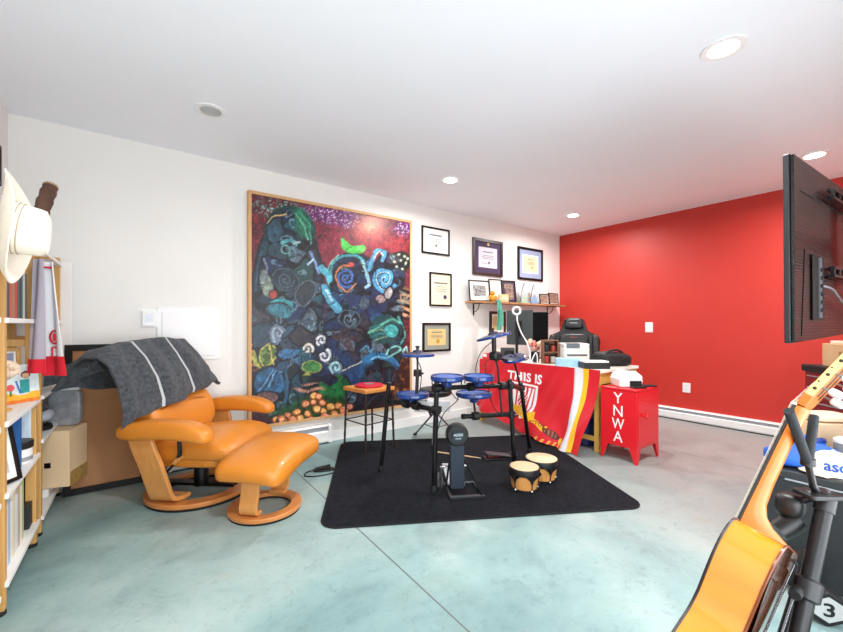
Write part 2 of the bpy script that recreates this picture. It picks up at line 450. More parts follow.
# ------------------------------------------------------------------ bookshelves along the left wall
SXB, SXF = -.735, -.462
foot_m = rubber
def make_unit(y0, y1, zs, top, label):
    t = thing('bookshelf', label, 'bookshelf', ((SXB+SXF)/2, (y0+y1)/2, 0), 'pine and white bookshelves along the left wall')
    for yy in (y0, y1-.04):
        mb = MB()
        for xx in (SXB, SXF-.045): mb.box((xx, yy, .02), (xx+.045, yy+.04, top))
        for zz in (.08, .45, .8, 1.15, 1.5, top-.06): mb.box((SXB+.045, yy+.008, zz-.02), (SXF-.045, yy+.032, zz+.02))
        mb.build('side_frame', pine, t, bevel=.003)
    for yy in (y0, y1-.04):
        for xx in (SXB, SXF-.045):
            MB().lathe([(.026, 0), (.026, .012), (.018, .022)], (xx+.022, yy+.02, 0), n=14).build('foot', foot_m, t)
    for z in zs:
        MB().box((SXB+.005, y0+.002 if z != zs[0] else y0+.002, z-.022), (SXF+.012, y1-.002, z)).build('shelf', shelf_white, t, bevel=.002)
    return t
ZN = [.14, .52, .83, 1.28, 1.72]; ZFAR = [.115, .57, .83, 1.28, 1.70]
make_unit(2.405, 3.09, ZN, 1.74, 'pine bookshelf with white shelves nearest the camera, books on its top row')
make_unit(3.185, 3.90, ZFAR, 1.74, 'pine bookshelf with white shelves standing nearest the painting wall corner')
make_unit(1.62, 2.30, ZN, 1.74, 'pine bookshelf behind the hanging white hat, at the left edge')

PAGE = mat('book pages', (232,224,204), .8)
bookmats = {}
def book(y, th, z, h, dp, col, label, xf=SXF-.02, lean=0, grp=None):
    if col not in bookmats: bookmats[col] = mat('book cover', col, .45)
    t = thing('book', label, 'book', (xf-dp/2, y+th/2, z), grp)
    R = Matrix.Translation((xf-dp/2, y+th/2, z)) @ Matrix.Rotation(lean, 4, 'X') @ Matrix.Translation((-(xf-dp/2), -(y+th/2), -z))
    c = .003
    mb = MB(); mb.box((xf-dp, y, z), (xf, y+c, z+h), R).box((xf-dp, y+th-c, z), (xf, y+th, z+h), R).box((xf-c, y+c, z), (xf, y+th-c, z+h), R)
    mb.build('cover', bookmats[col], t)
    MB().box((xf-dp+.004, y+c+.0003, z+.004), (xf-c-.0005, y+th-c-.0003, z+h-.004), R).build('pages', PAGE, t)
    return t
def row(y, z, items, where, grp):
    for i, (th, h, col, cname) in enumerate(items):
        ords = ['first', 'second', 'third', 'fourth', 'fifth', 'sixth', 'seventh', 'eighth', 'ninth', 'tenth', 'eleventh', 'twelfth'][i]
        book(y, th, z+.0005, h, .17+.02*((i*7) % 3)/2, col, '%s book standing %s from the left %s' % (cname, ords, where), grp=grp)
        y += th+.002
row(2.44, 1.28, [(.045,.24,(120,30,34),'dark red'), (.045,.25,(52,46,50),'charcoal'), (.05,.23,(196,74,40),'orange red'), (.045,.26,(160,120,70),'tan'),
    (.05,.24,(190,58,30),'rust'), (.045,.27,(60,96,88),'sage green'), (.035,.25,(58,50,44),'dark brown'), (.03,.26,(86,128,140),'grey blue'),
    (.04,.25,(212,206,190),'cream'), (.04,.24,(44,66,84),'slate blue')], 'on the top book row below the hat', 'books on the upper shelf')
row(2.47, .14, [(.04,.29,(236,234,230),'white'), (.035,.3,(170,190,214),'pale blue'), (.04,.28,(240,238,230),'ivory'), (.055,.31,(228,220,196),'cream ring-bound'), (.04,.27,(226,228,232),'greyish white'), (.045,.3,(196,176,150),'beige'),
    (.035,.29,(238,236,226),'off-white'), (.04,.3,(186,200,132),'pale green')], 'on the lowest shelf of the near bookshelf', 'books on the lowest near shelf')
tag(MB().box((-.70, 2.90, .1405), (-.475, 2.98, .27)).build('storage_box', mat('dark grey box', (40,40,44), .5), bevel=.004), 'dark grey box beside the pale books on the lowest near shelf', 'box')
# second near shelf: framed print, blue folder, pale folder, round tin
def rod_frame(name, label, cat, M, w, h, bw, d, fm, mat_m, art, mw=.0, grp=None, base=None):
    """picture frame in local xy (x right, y up, z out of the picture), M places its lower centre"""
    t = thing(name, label, cat, base or (M @ V((0,0,0))), grp)
    mb = MB(); x0, x1 = -w/2, w/2
    o = [(x0,0),(x1,0),(x1,h),(x0,h)]; i = [(x0+bw,bw),(x1-bw,bw),(x1-bw,h-bw),(x0+bw,h-bw)]
    vs = [(p[0],p[1],0) for p in o]+[(p[0],p[1],d) for p in o]+[(p[0]+(-.12*bw if p[0]>0 else .12*bw)*0,p[1],d) for p in i]+[(p[0],p[1],d*.35) for p in i]
    fs = [(3,2,1,0)]
    for k in range(4):
        n = (k+1) % 4
        fs += [(k,n,4+n,4+k), (4+k,4+n,8+n,8+k), (8+k,8+n,12+n,12+k)]
    mb.add(vs, fs, M).build('frame', fm, t, bevel=.0015)
    MB().box((x0+bw*.98, bw*.98, d*.2), (x1-bw*.98, h-bw*.98, d*.4), M).build('mat_board', mat_m, t)
    if art: 
        aw, ah = w-2*bw-2*mw, h-2*bw-2*mw
        MB().box((-aw/2, h/2-ah/2, d*.4), (aw/2, h/2+ah/2, d*.45), M).build('print', art, t)
    return t
def leanM(x, y, z, yaw, lean):
    """stands at (x,y,z), facing yaw (angle of its normal), leaning back"""
    n = V((math.cos(yaw), math.sin(yaw), 0)); up = V((0,0,1)); r = up.cross(n)
    return Matrix.Translation((x, y, z)) @ frame_M((0,0,0), r, up, n) @ Matrix.Rotation(-lean, 4, 'X')
rod_frame('picture_frame', 'black framed print leaning on the second shelf of the near bookshelf', 'picture frame', leanM(-.50, 2.47, .523, math.radians(-30), .18), .19, .27, .016, .016, frame_black, paper_m, mat('grey print', (196,196,200), .6, var=.2, vscale=20), .03)
book(2.74, .03, .5205, .27, .2, (30,92,160), 'bright blue folder upright on the second near shelf')
tag(MB().box((-.73, 2.965, .5205), (-.48, 2.985, .80)).build('document_folder', mat('pale blue folder', (206,222,236), .6, var=.08, vscale=12), bevel=.004), 'wide pale blue folder against the back of the second near shelf', 'folder')
t = thing('round_tin', 'white round tin with a black lid on the second near shelf', 'tin', (-.525, 2.86, .52))
MB().lathe([(.066, .5205), (.07, .525), (.07, .60), (.066, .602)], (-.525, 2.86, 0)).build('tin_body', white_p, t, smooth=True)
MB().lathe([(.073, .598), (.074, .63), (.07, .635), (0, .636)], (-.525, 2.86, 0)).build('lid', black_p, t, smooth=True)
MB().lathe([(.0705, .535), (.0712, .54), (.0712, .552), (.0705, .556)], (-.525, 2.86, 0)).build('label_band', grey_m, t, smooth=True)
# third near shelf: child's painting, ornament, small picture behind
def grid_picture(name, m, parent, M, w, h, nx, ny, fn):
    mb = MB(); mb.sheet(lambda u, v: M @ V((-w/2+w*u, h*v, 0)), nx, ny)
    o = mb.build(name, m, parent)
    U, W_ = np.meshgrid(np.linspace(0, 1, nx+1), np.linspace(0, 1, ny+1), indexing='ij')
    set_cols(o, fn(U.ravel(), W_.ravel())); return o
def set_cols(o, rgb):
    rgb = np.clip(rgb, 0, 255)/255.0
    rgb = np.where(rgb <= .04045, rgb/12.92, ((rgb+.055)/1.055)**2.4)
    a = o.data.color_attributes.new('Col', 'FLOAT_COLOR', 'POINT')
    a.data.foreach_set('color', np.concatenate([rgb, np.ones((len(rgb), 1))], 1).astype(np.float32).ravel())
artmat = colattr_mat('painted paper', .55)
def child_art(u, v):
    c = np.tile(np.array([206., 224, 226]), (len(u), 1)); n = fbm(u*8, v*8, 3)
    c += (n[:, None]-.5)*40
    def put(m, col): c[m] = np.array(col)+(n[m][:, None]-.5)*50
    put(v < .24+.04*np.sin(u*9), (238, 176, 50)); put(v < .1, (226, 120, 40))
    put((abs(u-.6) < .13) & (v > .24) & (v < .62), (40, 150, 150))
    put(((u-.64)**2+((v-.73)*1.3)**2) < .016, (70, 60, 50)); put(((u-.64)**2+((v-.71)*1.3)**2) < .008, (214, 170, 130))
    put(((u-.22)**2+((v-.42)*1.2)**2) < .012, (208, 84, 90)); put((abs(u-.22) < .02) & (v > .2) & (v < .36), (60, 130, 60))
    put((abs(u-.4+.3*(v-.5)) < .03) & (v > .25) & (v < .6), (60, 110, 180))
    return c
M = leanM(-.50, 2.885, .8315, math.radians(-42), .08)
t = thing('childs_painting', 'childlike painting on canvas with a yellow base on the third near shelf', 'painting', (-.50, 2.885, .83))
MB().box((-.09, 0, -.02), (.09, .205, 0), M).build('canvas', white_p, t)
grid_picture('painted_face', artmat, t, M @ Matrix.Translation((0,.001,.0008)), .178, .203, 50, 50, child_art)
mb = MB()
for k in range(60):
    a = random.uniform(0, 2*PI); b = random.uniform(-.3, 1.3); r = .048
    mb.ball((-.53+r*math.cos(a)*math.cos(b), 2.66+r*math.sin(a)*math.cos(b), 1.02+r*math.sin(b)), .017, 8)
mb.ball((-.53, 2.66, 1.02), .045, 12)
t = thing('dried_flower_ball', 'pale round dried flower head in a small stand on the third near shelf', 'ornament', (-.53, 2.66, .83))
mb.build('flower_head', mat('dried petals', (222,200,176), .8, var=.1), t, smooth=True)
MB().lathe([(.035, .831), (.035, .84), (.008, .85), (.008, .985)], (-.53, 2.66, 0)).build('stem_stand', pine, t, smooth=True)
rod_frame('picture_frame', 'small wooden framed photo behind the childlike painting on the third near shelf', 'picture frame', leanM(-.60, 2.985, .8315, math.radians(-60), .03), .16, .29, .018, .016, pine, paper_m, mat('blue grey photo', (150,160,186), .5, var=.3, vscale=14), .01)
# far bookshelf contents
tag(MB().cushion(.1, .13, .073, Matrix.Translation((-.58, 3.42, .905)), .6).build('grey_bag', mat('grey cloth bag', (132,134,140), .9, bump=.3, bscale=60), smooth=True), 'soft grey cloth bag on the third shelf of the far bookshelf', 'bag')
t = thing('helmet', 'dark helmet with a pale visor on the second shelf of the far bookshelf', 'helmet', (-.57, 3.5, .57))
MB().cushion(.11, .13, .095, Matrix.Translation((-.57, 3.5, .666)), .9).build('shell', mat('dark grey shell', (52,54,60), .3, coat=.3), t, smooth=True)
MB().cushion(.06, .1, .04, Matrix.Translation((-.50, 3.48, .665)), .9).build('visor', mat('pale visor', (170,176,186), .2), t, smooth=True)
MB().lathe([(.1, .571), (.105, .58), (.1, .6)], (-.57, 3.5, 0), sy=1.15).build('rim_trim', rubber, t, smooth=True)
for i, (th, h, col, nm) in enumerate([(.03,.33,(44,40,40),'black'), (.035,.36,(200,196,186),'cream'), (.03,.34,(54,60,70),'charcoal')]):
    book(3.24+i*.036, th, .1155, h, .2, col, nm+' binder standing on the lowest shelf beside the kraft box', grp='binders on the lowest far shelf')
Kx = V((-.372, 3.5, 0)); d1 = V((-.945, .33, 0)).normalized(); d2 = V((.33, .945, 0))
t = thing('cardboard_box', 'kraft cardboard box with a dark square mark on the lowest shelf in the corner', 'box', (-.48, 3.6, .165))
def kb(a, b, z): return Kx+d1*a+d2*b+V((0,0,z))
Mk = frame_M((Kx.x, Kx.y, 0), d1, d2, (0,0,1))
MB().box((0, 0, .1655), (.33, .23, .54), Mk).build('carton', mat('pale kraft box', (240,208,166), .75, var=.05, vscale=5), t, bevel=.004)
MB().box((-.0015, .012, .1665), (0, .225, .26), Mk).build('lower_band', mat('straw coloured band', (176,140,72), .8, var=.2, vscale=30), t)
MB().box((.10, -.0015, .3), (.135, 0, .335), Mk).build('printed_mark', frame_black, t)
tag(MB().box((-.72, 3.52, .1155), (-.475, 3.72, .165)).build('paper_stack', paper_m, bevel=.003), 'stack of white paper under the kraft box on the lowest far shelf', 'paper')
t = thing('wrapped_picture', 'picture in crumpled grey plastic standing on the kraft box', 'picture', (-.41, 3.62, .541))
mb = MB()
mb.cushion(.095, .03, .125, Mk @ Matrix.Translation((.10, .17, .667)), .35)
mb.build('plastic_wrap', mat('grey plastic wrap', (150,152,158), .3, var=.25, vscale=18, bump=.5, bscale=30), t, smooth=True)
MB().box((.015, .15, .79), (.185, .19, .82), Mk).build('white_edge', white_p, t, bevel=.004)
tag(MB().box((-.742, 3.905, .65), (-.40, 3.93, 1.72)).build('white_board', shelf_white, bevel=.003), 'narrow white board on edge between the far bookshelf and the painting wall', 'board')
tag(MB().box((-.742, 3.905, .0005), (-.50, 3.93, .649)).build('plywood_offcut', pine), 'pine offcut below the white board in the corner', 'board')
# large framed board turned to the wall, leaning
def wallM(x, z, ybot, ytop, h):
    up = V((0, ytop-ybot, h)).normalized(); r = V((1,0,0)); n = r.cross(up)
    return frame_M((x, ybot, z), r, up, n)
M = wallM(-.19, .002, 3.82, 3.925, 1.1)
t = thing('framed_board', 'large black framed board with brown backing leaning against the white wall behind the recliner', 'framed board', (-.235, 3.8, 0))
mb = MB(); w = .5
for a in (((-w/2,0,0),(-w/2+.045,1.1,.028)), ((w/2-.045,0,0),(w/2,1.1,.028)), ((-w/2+.045,0,0),(w/2-.045,.045,.028)), ((-w/2+.045,1.055,0),(w/2-.045,1.1,.028))): mb.box(a[0], a[1], M)
mb.build('frame', frame_black, t)
MB().box((-w/2+.045, .045, .006), (w/2-.045, 1.055, .014), M).build('backing', brown_card, t)
mb = MB(); mb.box((-.15, .9, .014), (.03, .93, .03), M); mb.build('hanger_bar', mat('dark brown wood', (84,48,34), .6), t)
# black frame high on the left wall
n = V((1,0,0))
rod_frame('picture_frame', 'black framed picture high on the left wall above the bookshelves', 'picture frame', frame_M((XL+.001, 3.43, 2.16), (0,1,0), (0,0,1), (1,0,0)), .54, .26, .025, .02, frame_black, paper_m, None)
# hats on pegs
straw = mat('white straw hat', (244,236,220), .75, var=.03, vscale=30, bump=.15, bscale=260)
tan = mat('tan straw hat', (226,200,168), .75, var=.04, vscale=30, bump=.15, bscale=260)
def hat(c, m, bandm, label, a=1.0):
    """cowboy hat, crown towards +x, long axis vertical"""
    t = thing('cowboy_hat', label, 'hat', c)
    M = Matrix.Translation(c) @ Matrix.Rotation(math.radians(8), 4, 'Y')
    def brim(u, v):
        th = 2*PI*u; r = .085+(.225-.085)*v
        y = r*.86*math.sin(th); z = r*.95*math.cos(th)
        x = (.062*math.sin(th)**2+.05*max(0, -math.cos(th))**2)*v**2-.02*max(0, math.cos(th))**2*v**2
        return M @ V((x, y, z))
    MB().sheet(brim, 56, 10, .004).build('brim', m, t, smooth=True)
    def crown(u, v):
        th = 2*PI*u
        k = (.102, .1, .097, .095, .093, .089, .076, .05, .0)
        hgt = (0, .026, .052, .078, .10, .118, .128, .124, .114)
        f = v*8; i = min(7, int(f)); q = f-i
        r = k[i]*(1-q)+k[i+1]*q; h = hgt[i]*(1-q)+hgt[i+1]*q
        y = r*.78*math.sin(th); z = r*1.0*math.cos(th)
        h += -.018*max(0, v-.6)*math.exp(-(y/.02)**2)*2
        h += .03*v*(-math.cos(th))*.3
        return M @ V((h, y, z))
    MB().sheet(crown, 48, 24).build('crown', m, t, smooth=True, angle=60)
    mb = MB()
    for h in (.022, .036, .05):
        pts = [M @ V((h, (.101-.1*(h-.02))*.78*math.sin(2*PI*k/40)*1.01, (.101-.1*(h-.02))*math.cos(2*PI*k/40)*1.01)) for k in range(40)]
        mb.tube(pts, .0022, 6, closed=True)
    mb.build('hat_band', bandm, t, smooth=True)
    return t
hat((-.415, 2.15, 1.63), straw, mat('pale brown cord', (188,170,146), .8), 'white straw cowboy hat hanging crown outwards in front of the bookshelves')
for (yy, zz, nm) in ((2.14, 1.62, 'white'),):
    tag(MB().tube([(-.461, yy, zz-.01), (-.41, yy, zz+.003)], .007).build('hat_peg', pine), 'wooden peg carrying the %s hat' % nm, 'peg')
# bark log on top of the shelf
bark = mat('dark bark', (92,66,52), .9, var=.4, vscale=14, bump=1.0, bscale=30, stretch=(1,1,.3))
t = thing('bark_log', 'rough dark brown log standing upright on top of the near bookshelf', 'log', (-.55, 2.75, 1.72))
pts = spline([(-.48, 2.985, 1.748), (-.455, 3.01, 1.85), (-.437, 3.07, 1.97), (-.422, 3.14, 2.08)], 5)
MB().tube(pts, [.036+.003*math.sin(i*2.1) for i in range(len(pts))], 14).build('bark', bark, t, smooth=True, angle=60)
e = pts[-1]; d = (pts[-1]-pts[-2]).normalized()
MB().lathe([(.0, .004), (.028, .003), (.038, -.004), (.036, -.012)], e, d, 14).build('cut_end', mat('pale cut wood', (176,146,116), .8, var=.2, vscale=30), t)
# scarves hanging from the shelf post
cloth_w = mat('white knit', (226,226,230), .9, bump=.3, bscale=300, sheen=.2); cloth_g = mat('grey knit', (168,160,172), .9, bump=.3, bscale=300)
red_knit = mat('red knit', (206,24,44), .9, bump=.3, bscale=300)
def scarf(name, label, top, bot, w0, w1, m, fringe_h, marks, dirv, ph):
    t = thing(name, label, 'scarf', bot)
    top = V(top); bot = V(bot); dv = V(dirv).normalized(); n = dv.cross(V((0,0,1)))
    def f(u, v): 
        w = w0+(w1-w0)*v
        return top.lerp(bot, v)+dv*(u-.5)*w+n*(.012*math.sin(u*7+ph+v*2))
    hb = 1-fringe_h
    MB().sheet(lambda u, v: f(u, v*hb), 16, 24, .006).build('knit_panel', m, t, smooth=True)
    MB().sheet(lambda u, v: f(u*1.06-.03, hb+v*fringe_h)+n*.002, 18, 8, .009).build('red_end', red_knit, t, smooth=True)
    for (nm, fn) in marks:
        fn(t, f)
    return t
def crest_mark(t, f):
    n = V((.589,.808,0))*-1
    mb = MB(); c = f(.62, .66)+n*.014; x = V((.808,-.589,0))
    mb.tube([c+x*.026*math.cos(a)+V((0,0,.036*math.sin(a))) for a in [2*PI*k/20 for k in range(20)]], .005, 6, closed=True)
    mb.build('crest_ring', red_knit, t)
    mb = MB(); mb.tube([c+V((0,0,.02)), c-V((0,0,.022))], .008, 6); mb.build('crest_figure', red_knit, t)
    c = f(.6, .8)+n*.014
    MB().tube([c+x*a+V((0,0,b)) for a, b in ((.014,.03),(-.018,.03),(-.018,-.03),(.012,-.03))], .005, 6).build('square_mark', red_knit, t)
    c = f(.5, .05)+n*.014
    MB().box((-.02,-.02,-.004), (.02,.02,.004), Matrix.Translation(c)).build('red_patch', red_knit, t)
scarf('scarf', 'white football scarf with red crest and red end hanging from the bookshelf post', (-.405, 2.93, 1.60), (-.37, 2.93, .965), .07, .12, cloth_w, .17, [('crest', crest_mark)], (.808,-.589,0), 0)
scarf('scarf', 'greyish lilac scarf tail with a red end hanging left of the white scarf', (-.435, 2.90, 1.61), (-.445, 2.86, .99), .05, .09, cloth_g, .12, [], (.808,-.589,0), 2)
tag(MB().tube([(-.461, 2.985, 1.625), (-.40, 2.94, 1.625)], .006).build('scarf_peg', pine), 'wooden peg on the bookshelf post carrying the scarves', 'peg')

# everything on the near bookshelf sits a little further along its boards
for o in COL.objects:
    if o.parent is None and o.type in ('EMPTY', 'MESH') and o.name.split('.')[0] in ('book', 'storage_box', 'document_folder', 'round_tin', 'childs_painting', 'dried_flower_ball', 'picture_frame', 'scarf', 'scarf_peg', 'bark_log') and o.location.x < -.3 and 2.38 < o.location.y < 3.04 and o.location.z < 2:
        o.location.y += .058
# ------------------------------------------------------------------ recliner and footstool
CH = rotz(-.712, (.36, 3.386, 0)); CB = rotz(-.712, (.388, 3.352, 0)); CW = lambda x, y, z: CH @ V((x, y, z))
t = thing('recliner_chair', 'orange leather recliner armchair on a bentwood ring base, draped with a grey blanket', 'armchair', (.36, 3.386, 0))
MB().ring(0, .265, .36, CB, 56, .018, .05).build('base_ring', ringwood, t, bevel=.006, smooth=True)
MB().ring(0, .275, .35, CB, 56, 0, .018).build('base_pad', rubber, t)
def slab_path(path, w, th, M, mb=None):
    """bentwood strip: path in (x,y,z), widened along local x"""
    mb = mb or MB(); P = spline(path, 8); vs = []; fs = []
    for i, p in enumerate(P):
        d = (P[min(i+1, len(P)-1)]-P[max(i-1, 0)]).normalized(); xx = V((1,0,0)); n = xx.cross(d).normalized()
        for a, b in ((-1,-1),(1,-1),(1,1),(-1,1)): vs.append(p+xx*(a*w/2)+n*(b*th/2))
    for i in range(len(P)-1):
        for k in range(4): fs.append((4*i+k, 4*i+(k+1) % 4, 4*i+4+(k+1) % 4, 4*i+4+k))
    fs += [(3,2,1,0), tuple(4*(len(P)-1)+k for k in range(4))]
    return mb.add(vs, fs, M)
for s in (-1, 1):
    slab_path([(-.02, s*.20, .066), (-.03, s*.26, .066), (-.05, s*.325, .09), (-.06, s*.365, .2), (-.075, s*.40, .33), (-.10, s*.425, .44), (-.12, s*.43, .51)], .165, .03, CB).build('arm_support', maple, t, bevel=.006, smooth=True)
def armwarp(p):
    x, y, z = p
    z -= .018*max(0, (x-.12)/.15)**2; z += .012*math.cos(x*8)
    return [x, y, z]
for s in (-1, 1):
    MB().cushion(.31, .075, .062, CH @ Matrix.Translation((.085, s*.43, .565)), .45, 36, 16, .6, armwarp).build('armrest', leather, t, smooth=True)
def seatwarp(p):
    x, y, z = p
    z += -.07*max(0, (x-.05)/.3)**2 + .012*math.cos(y*9); return [x, y, z]
MB().cushion(.34, .335, .085, CH @ Matrix.Translation((.13, 0, .40)) @ Matrix.Rotation(math.radians(-6), 4, 'Y'), .25, 40, 18, .55, seatwarp).build('seat_cushion', leather, t, smooth=True)
MB().cushion(.29, .32, .06, CH @ Matrix.Translation((.1, 0, .325)), .3, 32, 10, .5).build('seat_frame', leather, t, smooth=True)
def backM(x, z, tilt): return CH @ Matrix.Translation((x, 0, z)) @ Matrix.Rotation(tilt, 4, 'Y')
def backwarp(p):
    x, y, z = p
    x += -.03*math.cos(y*4.5)+.02*math.cos(z*14); return [x, y, z]
MB().cushion(.085, .335, .21, backM(-.16, .60, -.48), .3, 40, 18, .5, backwarp).build('backrest', leather, t, smooth=True)
MB().cushion(.085, .33, .17, backM(-.315, .90, -.42), .3, 40, 18, .6, backwarp).build('headrest', leather, t, smooth=True)
MB().tube([CW(-.095, y, .66+.03*math.cos(y*7)) for y in [-.3+.05*k for k in range(13)]], .004, 6).build('back_seam', seam_m, t)
MB().tube(spline([CW(.12, -.345, .54), CW(.13, -.36, .47), CW(.13, -.355, .40), CW(.11, -.34, .36)], 6), .014, 8).build('side_strap', black_p, t, smooth=True)
MB().tube([CW(.12, -.34, .36), CW(.02, -.335, .26)], .008, 8).build('lever', black_s, t)
MB().tube([CW(.13, -.34, .375), CW(.075, -.338, .325)], .017, 12).build('lever_knob', maple, t, smooth=True)
MB().lathe([(.05, .05), (.05, .2), (.035, .27)], CB @ V((0, 0, 0))).build('pivot_column', black_s, t, smooth=True)
mb = MB(); mb.box((-.27, -.035, .05), (.27, .035, .07), CB); mb.build('base_crossbar', black_s, t)
# footstool
FM = rotz(-.783, (.70, 2.757, 0))
t = thing('footstool', 'matching orange leather footstool on a smaller bentwood ring in front of the recliner', 'footstool', (.70, 2.757, 0))
MB().ring(0, .165, .235, FM, 48, .014, .042).build('base_ring', ringwood, t, bevel=.005, smooth=True)
MB().ring(0, .172, .228, FM, 48, 0, .014).build('base_pad', rubber, t)
for s in (-1, 1):
    slab_path([(0, s*.14, .056), (0, s*.185, .06), (.005, s*.205, .10), (.01, s*.195, .18), (.01, s*.19, .26), (.01, s*.20, .33)], .12, .024, FM).build('side_support', maple, t, bevel=.005, smooth=True)
def stoolwarp(p):
    x, y, z = p
    z += .018*math.cos(y*7)-.03*(x/.2)**2*(1 if x > 0 else .4); return [x, y, z]
FC = FM @ Matrix.Translation((.035, .02, .375)) @ Matrix.Rotation(math.radians(4), 4, 'X')
MB().cushion(.225, .335, .072, FC, .28, 40, 18, .55, stoolwarp).build('cushion', leather, t, smooth=True)
MB().tube([FC @ V(stoolwarp([.217*math.copysign(abs(math.cos(a))**.28, math.cos(a)), .317*math.copysign(abs(math.sin(a))**.28, math.sin(a)), -.012])) for a in [2*PI*k/64 for k in range(64)]], .004, 6, closed=True).build('piping', seam_m, t, smooth=True)
# blanket over the back of the recliner
wool = mat('dark grey wool', (66,70,76), .95, var=.5, vscale=45, bump=.6, bscale=260, sheen=.15)
stripe_m = mat('pale grey stripe', (186,190,192), .9, bump=.3, bscale=260)
def blanket(u, v):
    """u across from the near side (0) to the far side (1), v from the front hem over the top to the rear hem"""
    y = -.56+1.0*u
    hem = .635+.135*u                     # front hem rises towards the far side
    top = 1.15-.03*abs(u-.6)*2-.08*max(0, .35-u)
    lo = max(0, .3-u)
    ff = [(-.02-.08*u+.0*lo, hem), (-.05-.02*u, .70+.09*u), (-.115, .88+.03*u), (-.205, 1.03), (-.31, top), (-.42, top-.01)]
    tail = max(0, 1-u*2.4)
    ff += [(-.485-.03*tail, 1.02), (-.50-.07*tail, .90+.02*tail), (-.50-.12*tail, .78+.08*tail)]
    f = v*(len(ff)-1); i = min(len(ff)-2, int(f)); q = f-i; q = q*q*(3-2*q)*.5+q*.5
    x = ff[i][0]*(1-q)+ff[i+1][0]*q; z = ff[i][1]*(1-q)+ff[i+1][1]*q
    bk = max(0, .38-u)/.38; x -= .13*bk**1.3*max(0, 1-v*2.2)
    e = max(0, .16-u)/.16                # near edge falls down the side
    z -= .05*e**1.5*(1-.4*v); y += .05*e
    e2 = max(0, u-.87)/.13; z -= .15*e2**1.5*min(1, v/.35)*(1 if v < .7 else .6); y -= .03*e2
    x += .012*math.sin(u*17+v*5)+.006*math.sin(u*41-v*9); z += .006*math.sin(u*23+v*11)
    y += .012*math.sin(v*9)
    p = CW(x, y, z); p.y = min(p.y, 3.935+.01*z)
    return p
t = thing('blanket', 'dark grey wool blanket with two pale stripes thrown over the recliner back', 'blanket', CW(-.35, 0, .6))
MB().sheet(blanket, 64, 56, .014).build('wool_panel', wool, t, smooth=True, angle=80)
def up_n(u, v):
    a = blanket(u+.004, v)-blanket(u-.004, v); b = blanket(u, v+.004)-blanket(u, v-.004)
    return a.cross(b).normalized()
for us in (.31, .63):
    q = MB(); sg = up_n(us, .4); sg = 1 if sg.z > 0 else -1
    q.sheet(lambda u, v, us=us: blanket(us-.009+.018*u, .004+.70*v)+up_n(us-.009+.018*u, .004+.70*v)*sg*.003, 2, 50, 0)
    q.build('stripe', stripe_m, t, smooth=True)

pts = spline([CW(-.42, -.36, 1.0), CW(-.50, -.40, .965), CW(-.60, -.44, .93), CW(-.69, -.48, .90), CW(-.74, -.50, .885)], 6)
MB().tube(pts, [.075-.0008*i for i in range(len(pts))], 18, flat=.8).build('rolled_corner', wool, t, smooth=True, angle=60)
# ------------------------------------------------------------------ the large painting
PX0, PX1, PZ0, PZ1, PYW = .838, 2.70, .262, 2.515, 3.915
t = thing('large_painting', 'huge dark blue, green and red abstract figure painting in a pale wood frame', 'painting', ((PX0+PX1)/2, YB, PZ0))
mb = MB(); fw = .028
mb.box((PX0, PYW-.012, PZ0), (PX0+fw, YB-.001, PZ1)).box((PX1-fw, PYW-.012, PZ0), (PX1, YB-.001, PZ1))
mb.box((PX0+fw, PYW-.012, PZ0), (PX1-fw, YB-.001, PZ0+fw)).box((PX0+fw, PYW-.012, PZ1-fw), (PX1-fw, YB-.001, PZ1))
mb.build('frame', mat('pale wood frame', (206,162,112), .5, var=.1, stretch=(6,6,1)), t)
MB().box((PX0+fw, PYW+.002, PZ0+fw), (PX1-fw, YB-.006, PZ1-fw)).build('stretcher_back', pine, t)
NX, NZ = 250, 300
mb = MB(); mb.sheet(lambda u, v: (PX0+fw+(PX1-PX0-2*fw)*u, PYW, PZ0+fw+(PZ1-PZ0-2*fw)*v), NX, NZ)
canvas = mb.build('canvas', colattr_mat('oil paint', .38, bump=.25, bscale=90), t)
U, W_ = np.meshgrid(np.linspace(0, 1, NX+1), np.linspace(0, 1, NZ+1), indexing='ij')
# artist's grid: the canvas measured in the slanted units of the sketch (x 48..456, y 45..605)
wx = (PX0+fw+(PX1-PX0-2*fw)*U).ravel(); wz = (PZ0+fw+(PZ1-PZ0-2*fw)*W_).ravel()
den = wx*.5887+PYW*.8083
ax = (421.5+389.6*(wx*.8083-PYW*.5887)/den-230)*2.53; ay = (324.75-389.6*(wz-1.25)/den-180)*2.53
ax = ax+(fbm(ax/22, ay/22, 5, 2)-.47)*10; ay = ay+(fbm(ax/22, ay/22, 15, 2)-.47)*10
K = np.zeros((len(ax), 3)); n1_ = fbm(ax/9, ay/9, 21, 3); n2_ = fbm(ax/40, ay/40, 31); n3_ = fbm(ax/3.5, ay/3.5, 41, 2)
def mixin(m, col, vary=.25):
    global K
    m = np.clip(m, 0, 1)[:, None]; c = np.array(col, float)*(1-vary+2*vary*n1_)[:, None]
    K = K*(1-m)+c*m
def soft(d, w=2.0): return np.clip(.5-d/w, 0, 1)            # d < 0 inside
def ell(cx, cy, rx, ry, rot=0):
    a = math.radians(rot); x = ax-cx; y = ay-cy
    X = x*math.cos(a)+y*math.sin(a); Y = -x*math.sin(a)+y*math.cos(a)
    return (np.sqrt((X/rx)**2+(Y/ry)**2)-1)*min(rx, ry)
